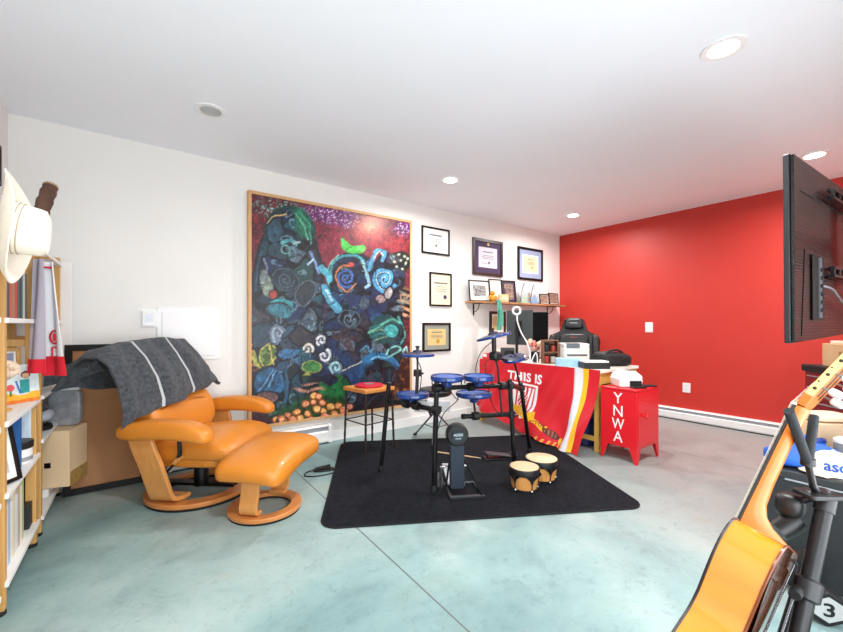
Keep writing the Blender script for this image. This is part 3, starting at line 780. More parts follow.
def seg(pts):
    d = np.full(len(ax), 1e9)
    P = spline([(p[0], p[1], 0) for p in pts], 6) if len(pts) > 2 else [V((p[0], p[1], 0)) for p in pts]
    for a, b in zip(P[:-1], P[1:]):
        vx, vy = b.x-a.x, b.y-a.y; l = vx*vx+vy*vy+1e-9
        s = np.clip(((ax-a.x)*vx+(ay-a.y)*vy)/l, 0, 1)
        d = np.minimum(d, np.hypot(ax-a.x-s*vx, ay-a.y-s*vy))
    return d
def stroke(pts, w, col, vary=.25, op=1): mixin(soft(seg(pts)-w/2)*op, col, vary)
def blob(cx, cy, rx, ry, rot, col, line=None, lw=4, vary=.3, op=1):
    d = ell(cx, cy, rx, ry, rot); mixin(soft(d, 4)*op, col, vary)
    if line is not None: mixin(soft(abs(d)-lw/2), line, .3)
def spiral(cx, cy, r, turns, w, col, a0=0, s=1):
    pts = [(cx+r*(1-.88*k/26)*math.cos(a0+s*turns*2*PI*k/26), cy+r*(1-.88*k/26)*math.sin(a0+s*turns*2*PI*k/26)) for k in range(27)]
    stroke(pts, w, col)
DK = (14, 20, 34)
# sky: maroon and crimson with mosaic flecks
mixin(np.ones(len(ax)), (104, 34, 44), .5)
mixin(soft(ell(300, 170, 150, 70, 8), 60)*.8, (134, 34, 58))
mixin((n3_ > .56)*.7, (64, 22, 34)); mixin((fbm(ax/5, ay/5, 77, 2) > .58)*.7, (188, 70, 70))
mixin((fbm(ax/6, ay/6, 78, 2) > .6)*(ay < 260)*.55, (60, 84, 84))
mixin(soft(ell(128, 75, 70, 26, 10), 30)*(n3_ > .42), (66, 128, 126)); mixin(soft(ell(128, 75, 70, 26, 10), 30)*(n3_ > .54), (170, 196, 180))
for c, rx, ry in (((255, 85), 70, 24), ((440, 120), 26, 20), ((300,105), 40, 14)):
    e = soft(ell(c[0], c[1], rx, ry, 6), 18); mixin(e, (110, 40, 104)); mixin(e*(n3_ > .47), (214, 196, 224)); mixin(e*(n3_ > .57), (80, 30, 90))
mixin(soft(ell(352, 118, 34, 26), 34), (214, 92, 66)); mixin(soft(ell(355, 116, 18, 16), 20), (238, 128, 92))
mixin(soft(ell(400, 160, 70, 22, 8), 40)*.5, (196, 70, 66))
# straw and stripes left and right of the middle
stp = (np.sin(ay/2.7+np.sin(ax/11)*1.6) > .1)
e = soft(ell(70, 400, 36, 90), 16); mixin(e, (28, 16, 16)); mixin(e*stp, (196, 128, 72))
e = soft(ell(425, 310, 60, 40, 12), 14); mixin(e, (36, 20, 22)); mixin(e*stp, (198, 150, 110))
e = soft(ell(255, 362, 80, 20, -6), 12); mixin(e, (32, 22, 22)); mixin(e*stp, (206, 176, 120))
# lower dark ground
mixin(soft(ell(250, 520, 240, 90, -6), 40), (24, 24, 34), .5); mixin(soft(ell(430, 500, 40, 60), 24), (70, 34, 26), .6)
mixin(soft(ell(430, 510, 26, 50), 20)*(n1_ > .5), (140, 86, 40))
# green boat shape
blob(195, 432, 136, 58, -7, (58, 104, 44), (160, 158, 74), 5, .5); blob(195, 432, 120, 46, -7, (44, 84, 40), DK, 3, .6)
stroke([(85, 450), (120, 478), (200, 488), (270, 480)], 5, (170, 160, 84))
# left figure
blob(142, 300, 92, 215, 2, (26, 40, 54), DK, 6, .55)
mixin(soft(ell(170, 250, 60, 110, -5), 40)*.7, (38, 36, 40), .5)
blob(150, 130, 62, 62, 0, (24, 42, 48), (16, 60, 60), 5, .5)
mixin(soft(ell(178, 105, 26, 40, -25), 14), (36, 110, 88), .4); stroke([(165, 85), (185, 110), (198, 150)], 4, (98, 178, 140)); stroke([(178, 82), (200, 115), (205, 160)], 3, (70, 150, 116))
blob(138, 112, 26, 34, 20, (16, 16, 22)); stroke([(96, 108), (112, 92), (140, 84)], 4, (204, 176, 120))
blob(112, 130, 20, 32, 12, (44, 78, 96), DK, 3)
stroke([(132, 158), (150, 152), (166, 162)], 9, (84, 168, 176)); stroke([(158, 160), (178, 156)], 6, (150, 170, 170))
spiral(140, 172, 15, 1.4, 4, (104, 158, 152)); blob(139, 172, 6, 6, 0, (20, 34, 50))
stroke([(84, 170), (70, 215), (66, 270), (70, 330)], 7, DK); stroke([(78, 180), (66, 225), (64, 280)], 4, (60, 84, 108))
blob(92, 262, 16, 40, -14, (126, 142, 126), DK, 3, .4); stroke([(84, 200), (92, 225), (88, 250)], 6, (120, 124, 150))
blob(110, 288, 11, 12, 0, (170, 66, 54), (60, 24, 26), 3); blob(140, 250, 34, 26, 20, (34, 48, 62), (60, 84, 92), 3)
spiral(140, 252, 20, 1.8, 3, (70, 92, 104)); blob(190, 285, 24, 34, 30, (46, 54, 62), (84, 100, 110), 3)
stroke([(95, 320), (118, 306), (150, 312), (158, 330)], 10, (60, 150, 156)); blob(125, 330, 36, 18, 14, (54, 116, 132), DK, 3)
stroke([(204, 180), (214, 205), (224, 232)], 7, (112, 140, 190)); stroke([(196, 210), (212, 200)], 5, (160, 190, 220))
blob(120, 390, 26, 26, 0, (96, 112, 130), DK, 4, .35); spiral(122, 388, 20, 1.2, 5, (150, 166, 180), 2)
blob(165, 400, 34, 22, 0, (32, 34, 50), DK, 4); stroke([(136, 365), (170, 356), (200, 362)], 7, (60, 76, 92))
blob(95, 442, 20, 30, 18, (92, 122, 48), (170, 166, 80), 4, .5); stroke([(100, 418), (104, 450), (112, 470)], 4, (200, 180, 90))
blob(148, 438, 32, 15, -8, (54, 104, 146), DK, 4); blob(145, 470, 30, 18, 0, (40, 66, 96), DK, 4); blob(175, 462, 22, 16, 20, (60, 96, 130), DK, 4)
stroke([(160, 480), (158, 530), (150, 585)], 40, (20, 34, 56)); stroke([(140, 480), (142, 540), (128, 590)], 8, (44, 84, 112)); stroke([(172, 490), (172, 530)], 6, (34, 56, 80))
blob(98, 512, 40, 40, -18, (44, 94, 134), DK, 5, .5)
for k in range(5): stroke([(66+k*10, 535-k*3), (86+k*9, 505-k*6), (100+k*10, 482)], 3, (110, 160, 196) if k % 2 else (26, 56, 96))
blob(92, 552, 34, 18, -10, (118, 84, 84), DK, 4, .5); stroke([(60, 540), (90, 575), (130, 590)], 6, DK)
stroke([(100, 590), (140, 580), (170, 560)], 7, (96, 116, 124)); stroke([(118, 600), (150, 592)], 5, (170, 160, 150))
# right figure
blob(335, 400, 104, 150, 4, (20, 28, 42), DK, 6, .6); blob(310, 250, 66, 66, 0, (26, 36, 62), DK, 4, .5); blob(395, 250, 44, 64, 10, (24, 36, 66), DK, 4, .5)
mixin(soft(ell(330, 315, 90, 40, -4), 30)*.8, (30, 44, 80), .5); mixin(soft(ell(300, 420, 60, 50), 40)*(n2_ > .46), (60, 44, 52), .5)
stroke([(256, 250), (258, 212), (284, 194), (320, 192), (340, 214), (345, 245)], 7, (60, 150, 160)); stroke([(250, 262), (250, 215), (275, 190)], 3, (150, 196, 176))
stroke([(276, 268), (268, 240), (280, 218), (304, 216)], 5, (190, 120, 76)); spiral(295, 246, 24, 1.9, 6, (66, 100, 170), 1); stroke([(275, 265), (296, 280), (318, 262)], 4, (200, 130, 84))
blob(306, 214, 7, 7, 0, (190, 74, 62)); stroke([(332, 205), (346, 235), (352, 262), (343, 270)], 8, (150, 190, 204))
spiral(390, 250, 32, 2.1, 8, (74, 150, 196), .5); spiral(390, 250, 24, 1.6, 3, (170, 206, 214), 1.5)
stroke([(352, 225), (360, 195), (375, 178), (390, 186), (384, 204)], 10, (84, 156, 190)); stroke([(362, 196), (378, 182), (386, 192)], 4, (190, 214, 220))
stroke([(232, 222), (246, 236), (252, 250)], 18, (80, 166, 186)); stroke([(236, 272), (252, 300), (272, 326)], 22, (84, 160, 192)); stroke([(242, 278), (256, 304)], 6, (176, 216, 224))
stroke([(228, 262), (236, 300), (262, 335), (300, 345)], 4, DK)
blob(430, 205, 30, 26, 12, (24, 30, 26)); 
for a, b in ((414, 192), (426, 188), (440, 194), (416, 206), (430, 204), (444, 210), (420, 220), (436, 222), (448, 199)): blob(a, b, 3.4, 3.4, 0, (214, 222, 196))
mixin(soft(ell(312, 168, 30, 17, 10))*(1-soft(ell(318, 152, 22, 13, 8))), (70, 190, 70), .2); blob(288, 158, 6, 16, -12, (78, 200, 80)); blob(330, 172, 12, 8, 20, (90, 206, 90))
blob(382, 300, 14, 12, 0, (150, 128, 130), DK, 3); blob(402, 285, 11, 18, 14, (168, 160, 160), DK, 3); stroke([(430, 282), (446, 290), (440, 312), (424, 306)], 5, (92, 110, 104)); spiral(441, 296, 15, 1.4, 4, (150, 130, 110))
blob(392, 376, 46, 40, -12, (28, 74, 76), DK, 5, .5); stroke([(350, 384), (380, 366), (410, 350), (430, 360)], 6, (88, 160, 140)); blob(408, 380, 20, 18, 0, (66, 160, 160), DK, 3)
for k in range(4): stroke([(352+k*4, 372+k*11), (372+k*5, 366+k*10), (388+k*3, 372+k*8)], 4, (104, 140, 120) if k % 2 else (40, 110, 110))
stroke([(426, 345), (440, 380), (434, 415)], 5, (76, 156, 150)); blob(300, 350, 26, 22, 0, (20, 22, 34), (70, 92, 100), 3); spiral(298, 352, 18, 1.5, 4, (94, 110, 124))
stroke([(330, 492), (340, 458), (368, 444), (404, 452), (420, 470)], 18, (40, 108, 156)); stroke([(340, 470), (366, 448), (396, 450)], 4, (110, 180, 206)); blob(350, 470, 18, 14, -30, (36, 96, 140))
stroke([(392, 440), (404, 426), (424, 420), (432, 428), (414, 440), (396, 448)], 5, (120, 190, 180)); stroke([(436, 432), (448, 424), (444, 446)], 5, (150, 200, 196))
stroke([(330, 430), (346, 420), (352, 436), (364, 424)], 6, (72, 130, 160)); mixin(soft(ell(380, 500, 50, 40), 14), (26, 24, 32), .6)
for k in range(6): stroke([(338+k*16, 480), (340+k*15, 520)], 3, (90, 40, 44) if k % 2 else (34, 80, 76))
# white curls over dark water
blob(240, 450, 66, 50, 10, (26, 44, 80), DK, 4, .5); mixin(soft(ell(300, 490, 40, 40), 30)*.9, (30, 66, 110))
for cx, cy, r, a0, s, c in ((230, 405, 15, 2.2, 1, (206, 208, 216)), (194, 428, 15, .3, -1, (214, 208, 196)), (238, 442, 17, 5.2, 1, (210, 214, 224)), (266, 474, 16, 2.2, 1, (150, 196, 206))):
    blob(cx, cy, r+5, r+5, 0, (26, 34, 58)); spiral(cx, cy, r, 1.15, 7, c, a0, s)
stroke([(280, 480), (310, 470), (332, 458)], 3, (200, 190, 170))
# green ground and orange roses
blob(206, 470, 24, 16, 0, (60, 120, 60), (150, 158, 90), 3); blob(262, 525, 44, 34, -16, (26, 100, 52), DK, 4, .4); blob(250, 505, 20, 14, 0, (20, 30, 52))
e = soft(ell(205, 582, 100, 36, -9), 12); mixin(e, (28, 70, 34), .5); mixin(soft(ell(200, 526, 40, 14, -6), 8)*stp, (170, 120, 100))
rng = random.Random(3)
for a, b in ((116, 604), (146, 596), (168, 586), (176, 602), (196, 590), (190, 566), (210, 562), (218, 578), (236, 584), (232, 562), (252, 572), (212, 546), (262, 590), (240, 600), (206, 604), (272, 570), (225, 548), (130, 606), (158, 606), (286, 580), (300, 572)):
    r = rng.uniform(8.5, 11.5); c = rng.choice([(226, 130, 84), (232, 150, 70), (222, 120, 110), (236, 176, 84)])
    blob(a, b, r, r*.85, rng.uniform(-20, 20), c, (120, 50, 30), 2, .2); spiral(a, b, r*.6, 1.2, 2, (246, 200, 150), rng.uniform(0, 6))
# curving facets that fill the dark bodies, each with a black contour and a paler crescent
fig = np.clip(soft(ell(142, 330, 88, 250, 2), 14)+soft(ell(335, 390, 104, 175, 4), 14)+soft(ell(310, 250, 70, 70), 10)+soft(ell(395, 250, 48, 70), 10), 0, 1)*(ay < 575)
lum = np.clip((150-K.sum(1))/40, 0, 1)
wx_ = ax+(fbm(ax/50, ay/50, 171, 2)-.4)*40; wy_ = ay+(fbm(ax/50, ay/50, 181, 2)-.4)*40
rf = random.Random(11)
seeds = [(rf.uniform(50, 450), rf.uniform(80, 590), rf.uniform(.7, 1.5)) for _ in range(150)]
D1 = np.full(len(ax), 1e9); D2 = np.full(len(ax), 1e9); ID = np.zeros(len(ax), int)
for k, (a, b, st_) in enumerate(seeds):
    d = np.hypot((wx_-a)*st_, (wy_-b)/st_)
    nearer = d < D1; D2 = np.where(nearer, D1, np.minimum(D2, d)); ID = np.where(nearer, k, ID); D1 = np.where(nearer, d, D1)
pal = np.array([(22,32,48), (34,46,64), (44,66,84), (28,72,84), (52,62,78), (60,54,62), (24,40,74), (40,88,104), (78,92,104), (30,58,56), (46,40,52), (20,26,40), (36,64,104), (26,30,38)], float)
tone = pal[np.array([rf.randrange(len(pal)) for _ in seeds])[ID]]
hi_ = np.array([rf.random() for _ in seeds])[ID]; off = np.array([rf.uniform(7, 13) for _ in seeds])[ID]
w_ = (fig*lum*.9)[:, None]; K = K*(1-w_)+(tone*(.6+.7*n1_+.35*hi_)[:, None])*w_
mixin(fig*lum*(hi_ > .45)*soft(np.abs(D1-off)-2.2)*.85, (112, 152, 168), .4); mixin(fig*lum*(hi_ > .8)*soft(np.abs(D1-off*.5)-1.4)*.8, (150, 176, 176), .4)
mixin(fig*lum*soft((D2-D1)-4.5, 3)*.95, (8, 10, 18))
# heavy dark contour wash
cont = np.abs(fbm(ax/28, ay/28, 91, 3)-.47) < .012; mixin(cont*.75*(ay > 120), DK)
K = K*(1-.35*np.clip((fbm(ax/2.6, ay/2.6, 61, 2)-.5)*2, -1, 1))[:, None]
set_cols(canvas, K*.92)

# ------------------------------------------------------------------ framed certificates on the white wall
def wall_frame(label, x0, x1, z0, z1, bw, mw, fm_, mm, art):
    M = frame_M(((x0+x1)/2, YB-.0008, z0), (1,0,0), (0,0,1), (0,-1,0))
    return rod_frame('picture_frame', label, 'picture frame', M, x1-x0, z1-z0, bw, .022, fm_, mm, art, mw, 'framed certificates on the white wall')
def cert_mat(name, base, ink): 
    m = mat(name, base, .5); return m
cream_p = mat('cream certificate', (240,226,194), .6, var=.04, vscale=8); gold_p = mat('gold certificate', (226,196,132), .55, var=.1, vscale=6)
white_c = mat('white certificate', (244,243,240), .6); lilac_c = mat('lilac white certificate', (228,222,236), .6); peach_c = mat('peach certificate', (244,212,170), .6, var=.05)
purple_b = mat('purple mat board', (70,52,88), .7); blue_b = mat('blue grey mat board', (150,164,196), .7); grey_b = mat('grey green mat board', (150,152,140), .7); wood_dk = mat('dark walnut frame', (52,34,30), .4, var=.2, stretch=(1,8,8))
ink = mat('printed ink', (120,116,112), .6); seal_d = mat('dark seal', (60,64,84), .5); seal_g = mat('gold seal', (196,150,60), .4)
def cert_text(f, x0, x1, z0, z1, y, rows, seal=None, sm=None):
    """rows of fine print as thin ink bars, with a seal; surface marks of the print"""
    w = x1-x0; h = z1-z0; mb = MB()
    for (c, ww, zz, hh) in rows: mb.box((x0+w*(c-ww/2), y-.0012, z0+h*(zz-hh/2)), (x0+w*(c+ww/2), y, z0+h*(zz+hh/2)))
    mb.build('printed_lines', ink, f)
    if seal: MB().disc((x0+w*seal[0], y-.0015, z0+h*seal[1]), (0,1,0), w*seal[2], .002, 18).build('seal', sm, f)
FY = YB-.0008-.022*.45
f = wall_frame('black framed white certificate, topmost of the left column beside the painting', 2.88, 3.335, 2.155, 2.50, .022, .0, frame_black, paper_m, white_c)
cert_text(f, 2.9, 3.31, 2.18, 2.48, FY, [(.5,.5,.74,.06),(.5,.34,.58,.02),(.5,.44,.5,.02),(.5,.4,.42,.02),(.36,.2,.26,.015),(.7,.2,.26,.015)], (.52,.3,.045), ink)
f = wall_frame('black framed cream certificate with a dark seal, middle of the column beside the painting', 3.005, 3.372, 1.49, 1.925, .022, .0, frame_black, paper_m, cream_p)
cert_text(f, 3.03, 3.35, 1.51, 1.9, FY, [(.5,.7,.72,.05),(.5,.5,.6,.02),(.5,.6,.52,.02),(.5,.55,.45,.02)], (.72,.26,.09), seal_d)
f = wall_frame('black framed gold certificate with grey border, lowest in the column beside the painting', 2.895, 3.352, .905, 1.275, .026, .055, frame_black, grey_b, gold_p)
cert_text(f, 2.98, 3.27, .985, 1.195, FY, [(.5,.6,.8,.06),(.5,.7,.62,.03),(.5,.7,.54,.03),(.5,.6,.45,.03)], (.55,.25,.1), seal_g)
f = wall_frame('diploma with wide purple border in a dark wood frame above the shelf', 3.757, 4.36, 1.95, 2.468, .04, .075, wood_dk, purple_b, lilac_c)
cert_text(f, 3.88, 4.24, 2.07, 2.35, FY, [(.5,.56,.78,.05),(.5,.6,.6,.025),(.5,.7,.52,.025),(.5,.6,.44,.025),(.3,.3,.2,.02)], (.55,.24,.06), ink)
MB().disc((4.06, YB-.014, 2.40), (0,1,0), .022, .004, 18).build('gold_emblem', seal_g, f)
f = wall_frame('diploma with pale blue border in a black frame, nearest the red wall', 4.70, 5.307, 1.948, 2.455, .035, .075, frame_black, blue_b, white_c)
MB().box((4.84, FY-.0008, 2.085), (5.17, FY, 2.325)).build('peach_sheet', peach_c, f)
cert_text(f, 4.85, 5.16, 2.09, 2.32, FY-.0008, [(.5,.5,.8,.05),(.5,.6,.62,.03),(.5,.6,.54,.03),(.5,.5,.46,.03)], (.62,.26,.07), seal_g)
f = wall_frame('dark framed certificate half hidden below the wooden shelf behind the monitor', 4.09, 4.425, 1.10, 1.445, .04, .03, wood_dk, white_c, gold_p)

# ------------------------------------------------------------------ wall shelf and what stands on it
t = thing('wall_shelf', 'long rustic wooden wall shelf on black brackets above the desk', 'shelf', (4.57, YB, 1.55))
SZ = 1.572
MB().box((3.62, YB-.2, SZ-.026), (5.66, YB-.001, SZ)).build('shelf_board', mat('rustic wood', (176,128,88), .6, var=.3, vscale=5, stretch=(1,10,10), bump=.1), t, bevel=.004)
for x in (3.78, 5.44):
    mb = MB(); mb.box((x-.012, YB-.006, SZ-.19), (x+.012, YB-.001, SZ-.027)).box((x-.012, YB-.17, SZ-.034), (x+.012, YB-.006, SZ-.0265))
    mb.tube([V((x, YB-.006-.11*math.sin(a), SZ-.034-.11*(math.cos(a))))for a in [PI/2*k/8 for k in range(9)]], .005, 6)
    mb.build('bracket', black_s, t)
SY = YB-.11
def shelf_photo(label, x, w, h, yaw, lean, fm_, mm, art, mw, y=SY, bw=.014):
    return rod_frame('framed_photo', label, 'picture frame', leanM(x, y, SZ+.0005, math.radians(-90+yaw), lean), w, h, bw, .016, fm_, mm, art, mw, 'frames on the wall shelf')
photo_bw = mat('black and white photo', (60,60,62), .4, col2=(200,200,200), vscale=34); photo_c = mat('dark colour photo', (52,40,40), .4, col2=(196,170,150), vscale=40)
shelf_photo('wide black framed group photo at the left end of the shelf', 3.80, .35, .29, -8, .12, frame_black, paper_m, photo_bw, .055)
shelf_photo('upright black framed certificate second from the left on the shelf', 4.12, .22, .33, -12, .12, frame_black, paper_m, white_c, .02)
shelf_photo('dark wooden plaque with gold edge beside the small yellow figure on the shelf', 4.40, .24, .33, -14, .12, wood_dk, mat('dark violet plaque', (50,38,66), .4), mat('plaque photo', (66,56,90), .3, col2=(190,160,120), vscale=26), .03)
shelf_photo('small black framed photo beside the blue based glass award on the shelf', 5.22, .21, .165, -6, .1, frame_black, paper_m, photo_c, .01)
shelf_photo('small black framed photo of faces, rightmost on the shelf by the red wall', 5.46, .27, .19, 4, .1, frame_black, paper_m, photo_c, .01)
gold = mat('golden yellow resin', (222,150,30), .4)
t = thing('small_figure', 'small golden yellow rounded figure in front of the certificate on the shelf', 'figurine', (3.985, SY-.065, SZ))
MB().ball((3.985, SY-.065, SZ+.046), .05, 16, (1.1,.7,.92)).build('body', gold, t, smooth=True)
MB().ball((3.985, SY-.06, SZ+.115), .035, 14).build('head', gold, t, smooth=True)
for s in (-1, 1): MB().ball((3.99+s*.055, SY-.065, SZ+.06), .02, 10, (1,1,1.5)).build('arm', gold, t, smooth=True)
t = thing('wooden_block_clock', 'small pale wooden block standing between golden figure and plaque on the shelf', 'block', (4.22, SY-.06, SZ))
MB().box((4.12, SY-.075, SZ+.0005), (4.30, SY-.03, SZ+.11)).build('block', mat('pale beech', (232,200,150), .5, var=.08, stretch=(1,6,6)), t, bevel=.006)
MB().box((4.15, SY-.078, SZ+.03), (4.27, SY-.0755, SZ+.08)).build('face', mat('cream face', (240,222,190), .5), t)
glassy = mat('clear award glass', (226,240,246), .05, trans=.75)
blue_gl = mat('blue award glass', (150,200,236), .1, trans=.4)
for x, lb, m2 in ((4.73, 'clear sail shaped glass award with a pale green base on the shelf', mat('pale green glass', (196,226,206), .1, trans=.4)), (4.96, 'clear sail shaped glass award with a blue base on the shelf', blue_gl)):
    t = thing('glass_award', lb, 'award', (x, SY, SZ), 'glass awards on the wall shelf')
    pr = [(-.085, 0), (.075, 0), (.085, .08), (.06, .16), (.03, .23), (0, .28), (-.03, .22), (-.06, .13)]
    P = [(p.x, p.y) for p in spline([(a, b, 0) for a, b in pr[1:]]+[(-.085, 0, 0)], 4)]
    Mx = frame_M((x, SY+.012, SZ+.03), (1,0,0), (0,0,1), (0,-1,0))
    MB().prism(P, .02, Mx).build('sail', glassy, t, bevel=.003)
    MB().box((x-.09, SY-.03, SZ+.0005), (x+.09, SY+.035, SZ+.03)).build('base', m2, t, bevel=.004)
    MB().prism([(p[0]*.8, p[1]*.42) for p in P], .002, frame_M((x, SY-.0085, SZ+.035), (1,0,0), (0,0,1), (0,-1,0))).build('coloured_inlay', m2, t)
    MB().tube([Mx @ V((p[0], p[1], .01)) for p in P[14:]], .006, 6).build('dark_edge', mat('dark award edge', (70,80,90), .3), t)
# teal strip hanging from the shelf
teal = mat('teal green cloth', (96,178,156), .8, var=.1, vscale=20, bump=.2)
t = thing('lanyard', 'teal green ribbon bundle hanging from the front of the shelf', 'ribbon', (4.03, YB-.215, 1.24))
def rib(u, v, ox=0): 
    w = .085*(1-.15*v)+.006*math.sin(v*9); return V((4.07+ox+(u-.5)*w-.01*math.sin(v*3), YB-.213-.012*math.sin(u*6+v*4), SZ+.02-.42*v))
MB().sheet(lambda u, v: rib(u, v), 6, 24, .008).build('ribbon', teal, t, smooth=True)
MB().sheet(lambda u, v: rib(u, .3+.55*v, .03)+V((0,-.012,0)), 4, 14, .008).build('side_loop', teal, t, smooth=True)
MB().box((4.03, YB-.2115, SZ+.0002), (4.11, YB-.19, SZ+.006)).build('upper_end', teal, t)
# ------------------------------------------------------------------ rug, stool, drum kit, bongos
RA = math.atan2(-1.01, 1.84); RM = rotz(RA, (.895, 2.285, 0))
t = thing('rug', 'large black rectangular rug with rounded corners under the drum kit', 'rug', RM @ V((1.05, .87, 0)))
RP = round_rect(0, 0, 2.17, 1.76, .11, 8)
MB().prism(RP, .008, RM, .0006).build('pile', rug_m, t)
MB().tube([RM @ V((p[0], p[1], .0065)) for p in RP], .006, 8, closed=True).build('bound_edge', rug_edge, t, smooth=True)
RZ = .0092
# stool
SM = rotz(.155, (1.88, 3.475, 0))
t = thing('bar_stool', 'square wooden topped stool with twisted dark iron legs in front of the painting', 'stool', (1.88, 3.475, 0))
iron = mat('dark twisted iron', (52,40,36), .5, metal=.4)
MB().box((-.185, -.185, .595), (.185, .185, .632), SM).build('seat', mat('honey wood seat', (216,140,70), .4, var=.12, vscale=5, stretch=(8,1,8)), t, bevel=.008)
for sx, sy in ((-1,-1),(1,-1),(-1,1),(1,1)):
    MB().tube([SM @ V((sx*(.162+.014*k/12), sy*(.162+.014*k/12), .594-.585*k/12)) for k in range(13)], [.010+.0022*(k % 2) for k in range(13)], 8).build('leg', iron, t, smooth=True)
for a, b in (((-1,-1),(1,-1)), ((1,-1),(1,1)), ((1,1),(-1,1)), ((-1,1),(-1,-1))):
    MB().tube([SM @ V((a[0]*.169, a[1]*.169, .30)), SM @ V((b[0]*.169, b[1]*.169, .30))], .006, 6).build('stretcher', iron, t)
    p = spline([(a[0]*.164, a[1]*.164, .47), ((a[0]*.72+b[0]*.28)*.164, (a[1]*.72+b[1]*.28)*.164, .555), ((a[0]+b[0])*.082, (a[1]+b[1])*.082, .575), ((a[0]*.28+b[0]*.72)*.164, (a[1]*.28+b[1]*.72)*.164, .555), (b[0]*.164, b[1]*.164, .47)], 5)
    MB().tube([SM @ q for q in p], .006, 6).build('arch_brace', iron, t, smooth=True)
t = thing('round_seat_pad', 'flat round red pad lying on the wooden stool', 'pad', (1.88, 3.475, .632))
MB().lathe([(.13, .6325), (.14, .64), (.138, .652), (.12, .657), (0, .655)], (1.88, 3.475, 0), n=40).build('pad', mat('red pad', (202,28,52), .5), t, smooth=True)
MB().lathe([(.045, .6565), (.045, .659), (0, .659)], (1.88, 3.475, 0)).build('centre_disc', mat('grey disc', (140,130,136), .5), t)
# electronic drum kit
A0, A1 = V((1.669, 2.876, RZ)), V((1.722, 2.835, .745)); B0, B1 = V((1.779, 2.285, RZ)), V((1.795, 2.272, .825))
C0, C1 = V((2.565, 2.19, RZ)), V((2.52, 2.205, .775)); D0, D1 = V((3.08, 2.44, RZ)), V((2.86, 2.37, .70))
kit = thing('electronic_drum_kit', 'electronic drum kit with blue pads on a black tube rack on the black rug', 'drum kit', (2.3, 2.4, RZ))
def lerp(a, b, f): return a.lerp(b, f)
for a, b in ((A0, A1), (B0, B1), (C0, C1), (D0, D1)):
    p = MB().tube([a+V((0,0,.02)), b], .019, 16).build('rack_post', black_s, kit, smooth=True)
    MB().lathe([(.027, 0), (.028, .012), (.022, .045), (.019, .05)], a, b-a, 16).build('rubber_foot', rubber, p, smooth=True)
    MB().lathe([(.0195, -.004), (.021, 0), (.021, .012), (.012, .018), (0, .018)], b, b-a, 16).build('end_cap', black_p, p, smooth=True)
def clamp(c, d, par=None):
    x, y, d = basis(d)
    o = MB().lathe([(.021, -.028), (.033, -.026), (.033, .026), (.021, .028)], c, d, 14).build('clamp', black_p, par or kit, smooth=True)
    k = MB(); k.tube([V(c)+x*.03, V(c)+x*.055], .006, 8).tube([V(c)+x*.052+y*-.02, V(c)+x*.052+y*.02], .007, 8); k.build('wing_screw', black_s, o if par is None else o)
    return o
def bar(a, b): return MB().tube([a, b], .019, 16).build('rack_bar', black_s, kit, smooth=True)
ab0, ab1 = lerp(A0, A1, .82), lerp(B0, B1, .745); bc0, bc1 = lerp(B0, B1, .945), lerp(C0, C1, .955); cd0, cd1 = lerp(C0, C1, .955), lerp(D0, D1, .95)
for a, b in ((ab0, ab1), (bc0, bc1), (cd0, cd1)): bar(a, b); clamp(a, b-a); clamp(b, b-a)
arm0, arm1 = lerp(C0, C1, .64), V((2.12, 2.32, .515)); bar(arm0, arm1); clamp(arm0, C1-C0)
MB().lathe([(.0195, -.002), (.0215, 0), (.0215, .025), (0, .027)], arm1, arm1-arm0, 16).build('bar_end_cap', rubber, kit, smooth=True)
UP = V((0,0,1)); RV = V((.8083,-.5887,0)); FV = V((.5887,.8083,0))
def drum_pad(c, r, n, mount, h=.034):
    n = V(n).normalized(); c = V(c)
    sh = MB().lathe([(r*.5, -h-.012), (r*.9, -h), (r*.98, -h*.55), (r*.97, 0), (r*.9, .002)], c, n, 40).build('drum_pad', blue_drum, kit, smooth=True)
    MB().lathe([(r*.965, -.024), (r*1.03, -.022), (r*1.035, -.002), (r*1.0, .007), (r*.95, .006), (r*.945, -.004)], c, n, 40).build('hoop', blue_drum, sh, smooth=True)
    MB().lathe([(r*.95, .001), (r*.6, .003), (0, .0035)], c, n, 40).build('pad_face', mesh_head, sh, smooth=True)
    x, y, n_ = basis(n)
    for k in range(6):
        a = k*PI/3+.3; p = c+x*r*1.03*math.cos(a)+y*r*1.03*math.sin(a)
        MB().tube([p-n*.05, p+n*.006], .004, 8).build('tension_lug', black_s, sh)
    MB().tube([c-n*(h+.005), c-n*(h+.05), mount], .009, 10).build('mount_rod', black_s, sh, smooth=True)
    MB().cushion(.03, .03, .028, Matrix.Translation(c-n*(h+.02)), .5).build('mount_block', blue_drum, sh, smooth=True)
    return sh
P1c, P2c, P3c, P4c = V((1.835, 2.20, .872)), V((2.124, 2.17, .855)), V((2.20, 2.30, .70)), V((1.775, 2.56, .70))
drum_pad(P1c, .118, UP-FV*.02, lerp(bc0, bc1, .10)); clamp(lerp(bc0, bc1, .10), bc1-bc0)
drum_pad(P2c, .116, UP-FV*.02, lerp(bc0, bc1, .44)); clamp(lerp(bc0, bc1, .44), bc1-bc0)
drum_pad(P3c, .142, UP+FV*.02, lerp(arm1, arm0, .22)); clamp(lerp(arm1, arm0, .22), arm0-arm1)
drum_pad(P4c, .13, UP+FV*.02, lerp(ab0, ab1, .42)); clamp(lerp(ab0, ab1, .42), ab1-ab0)
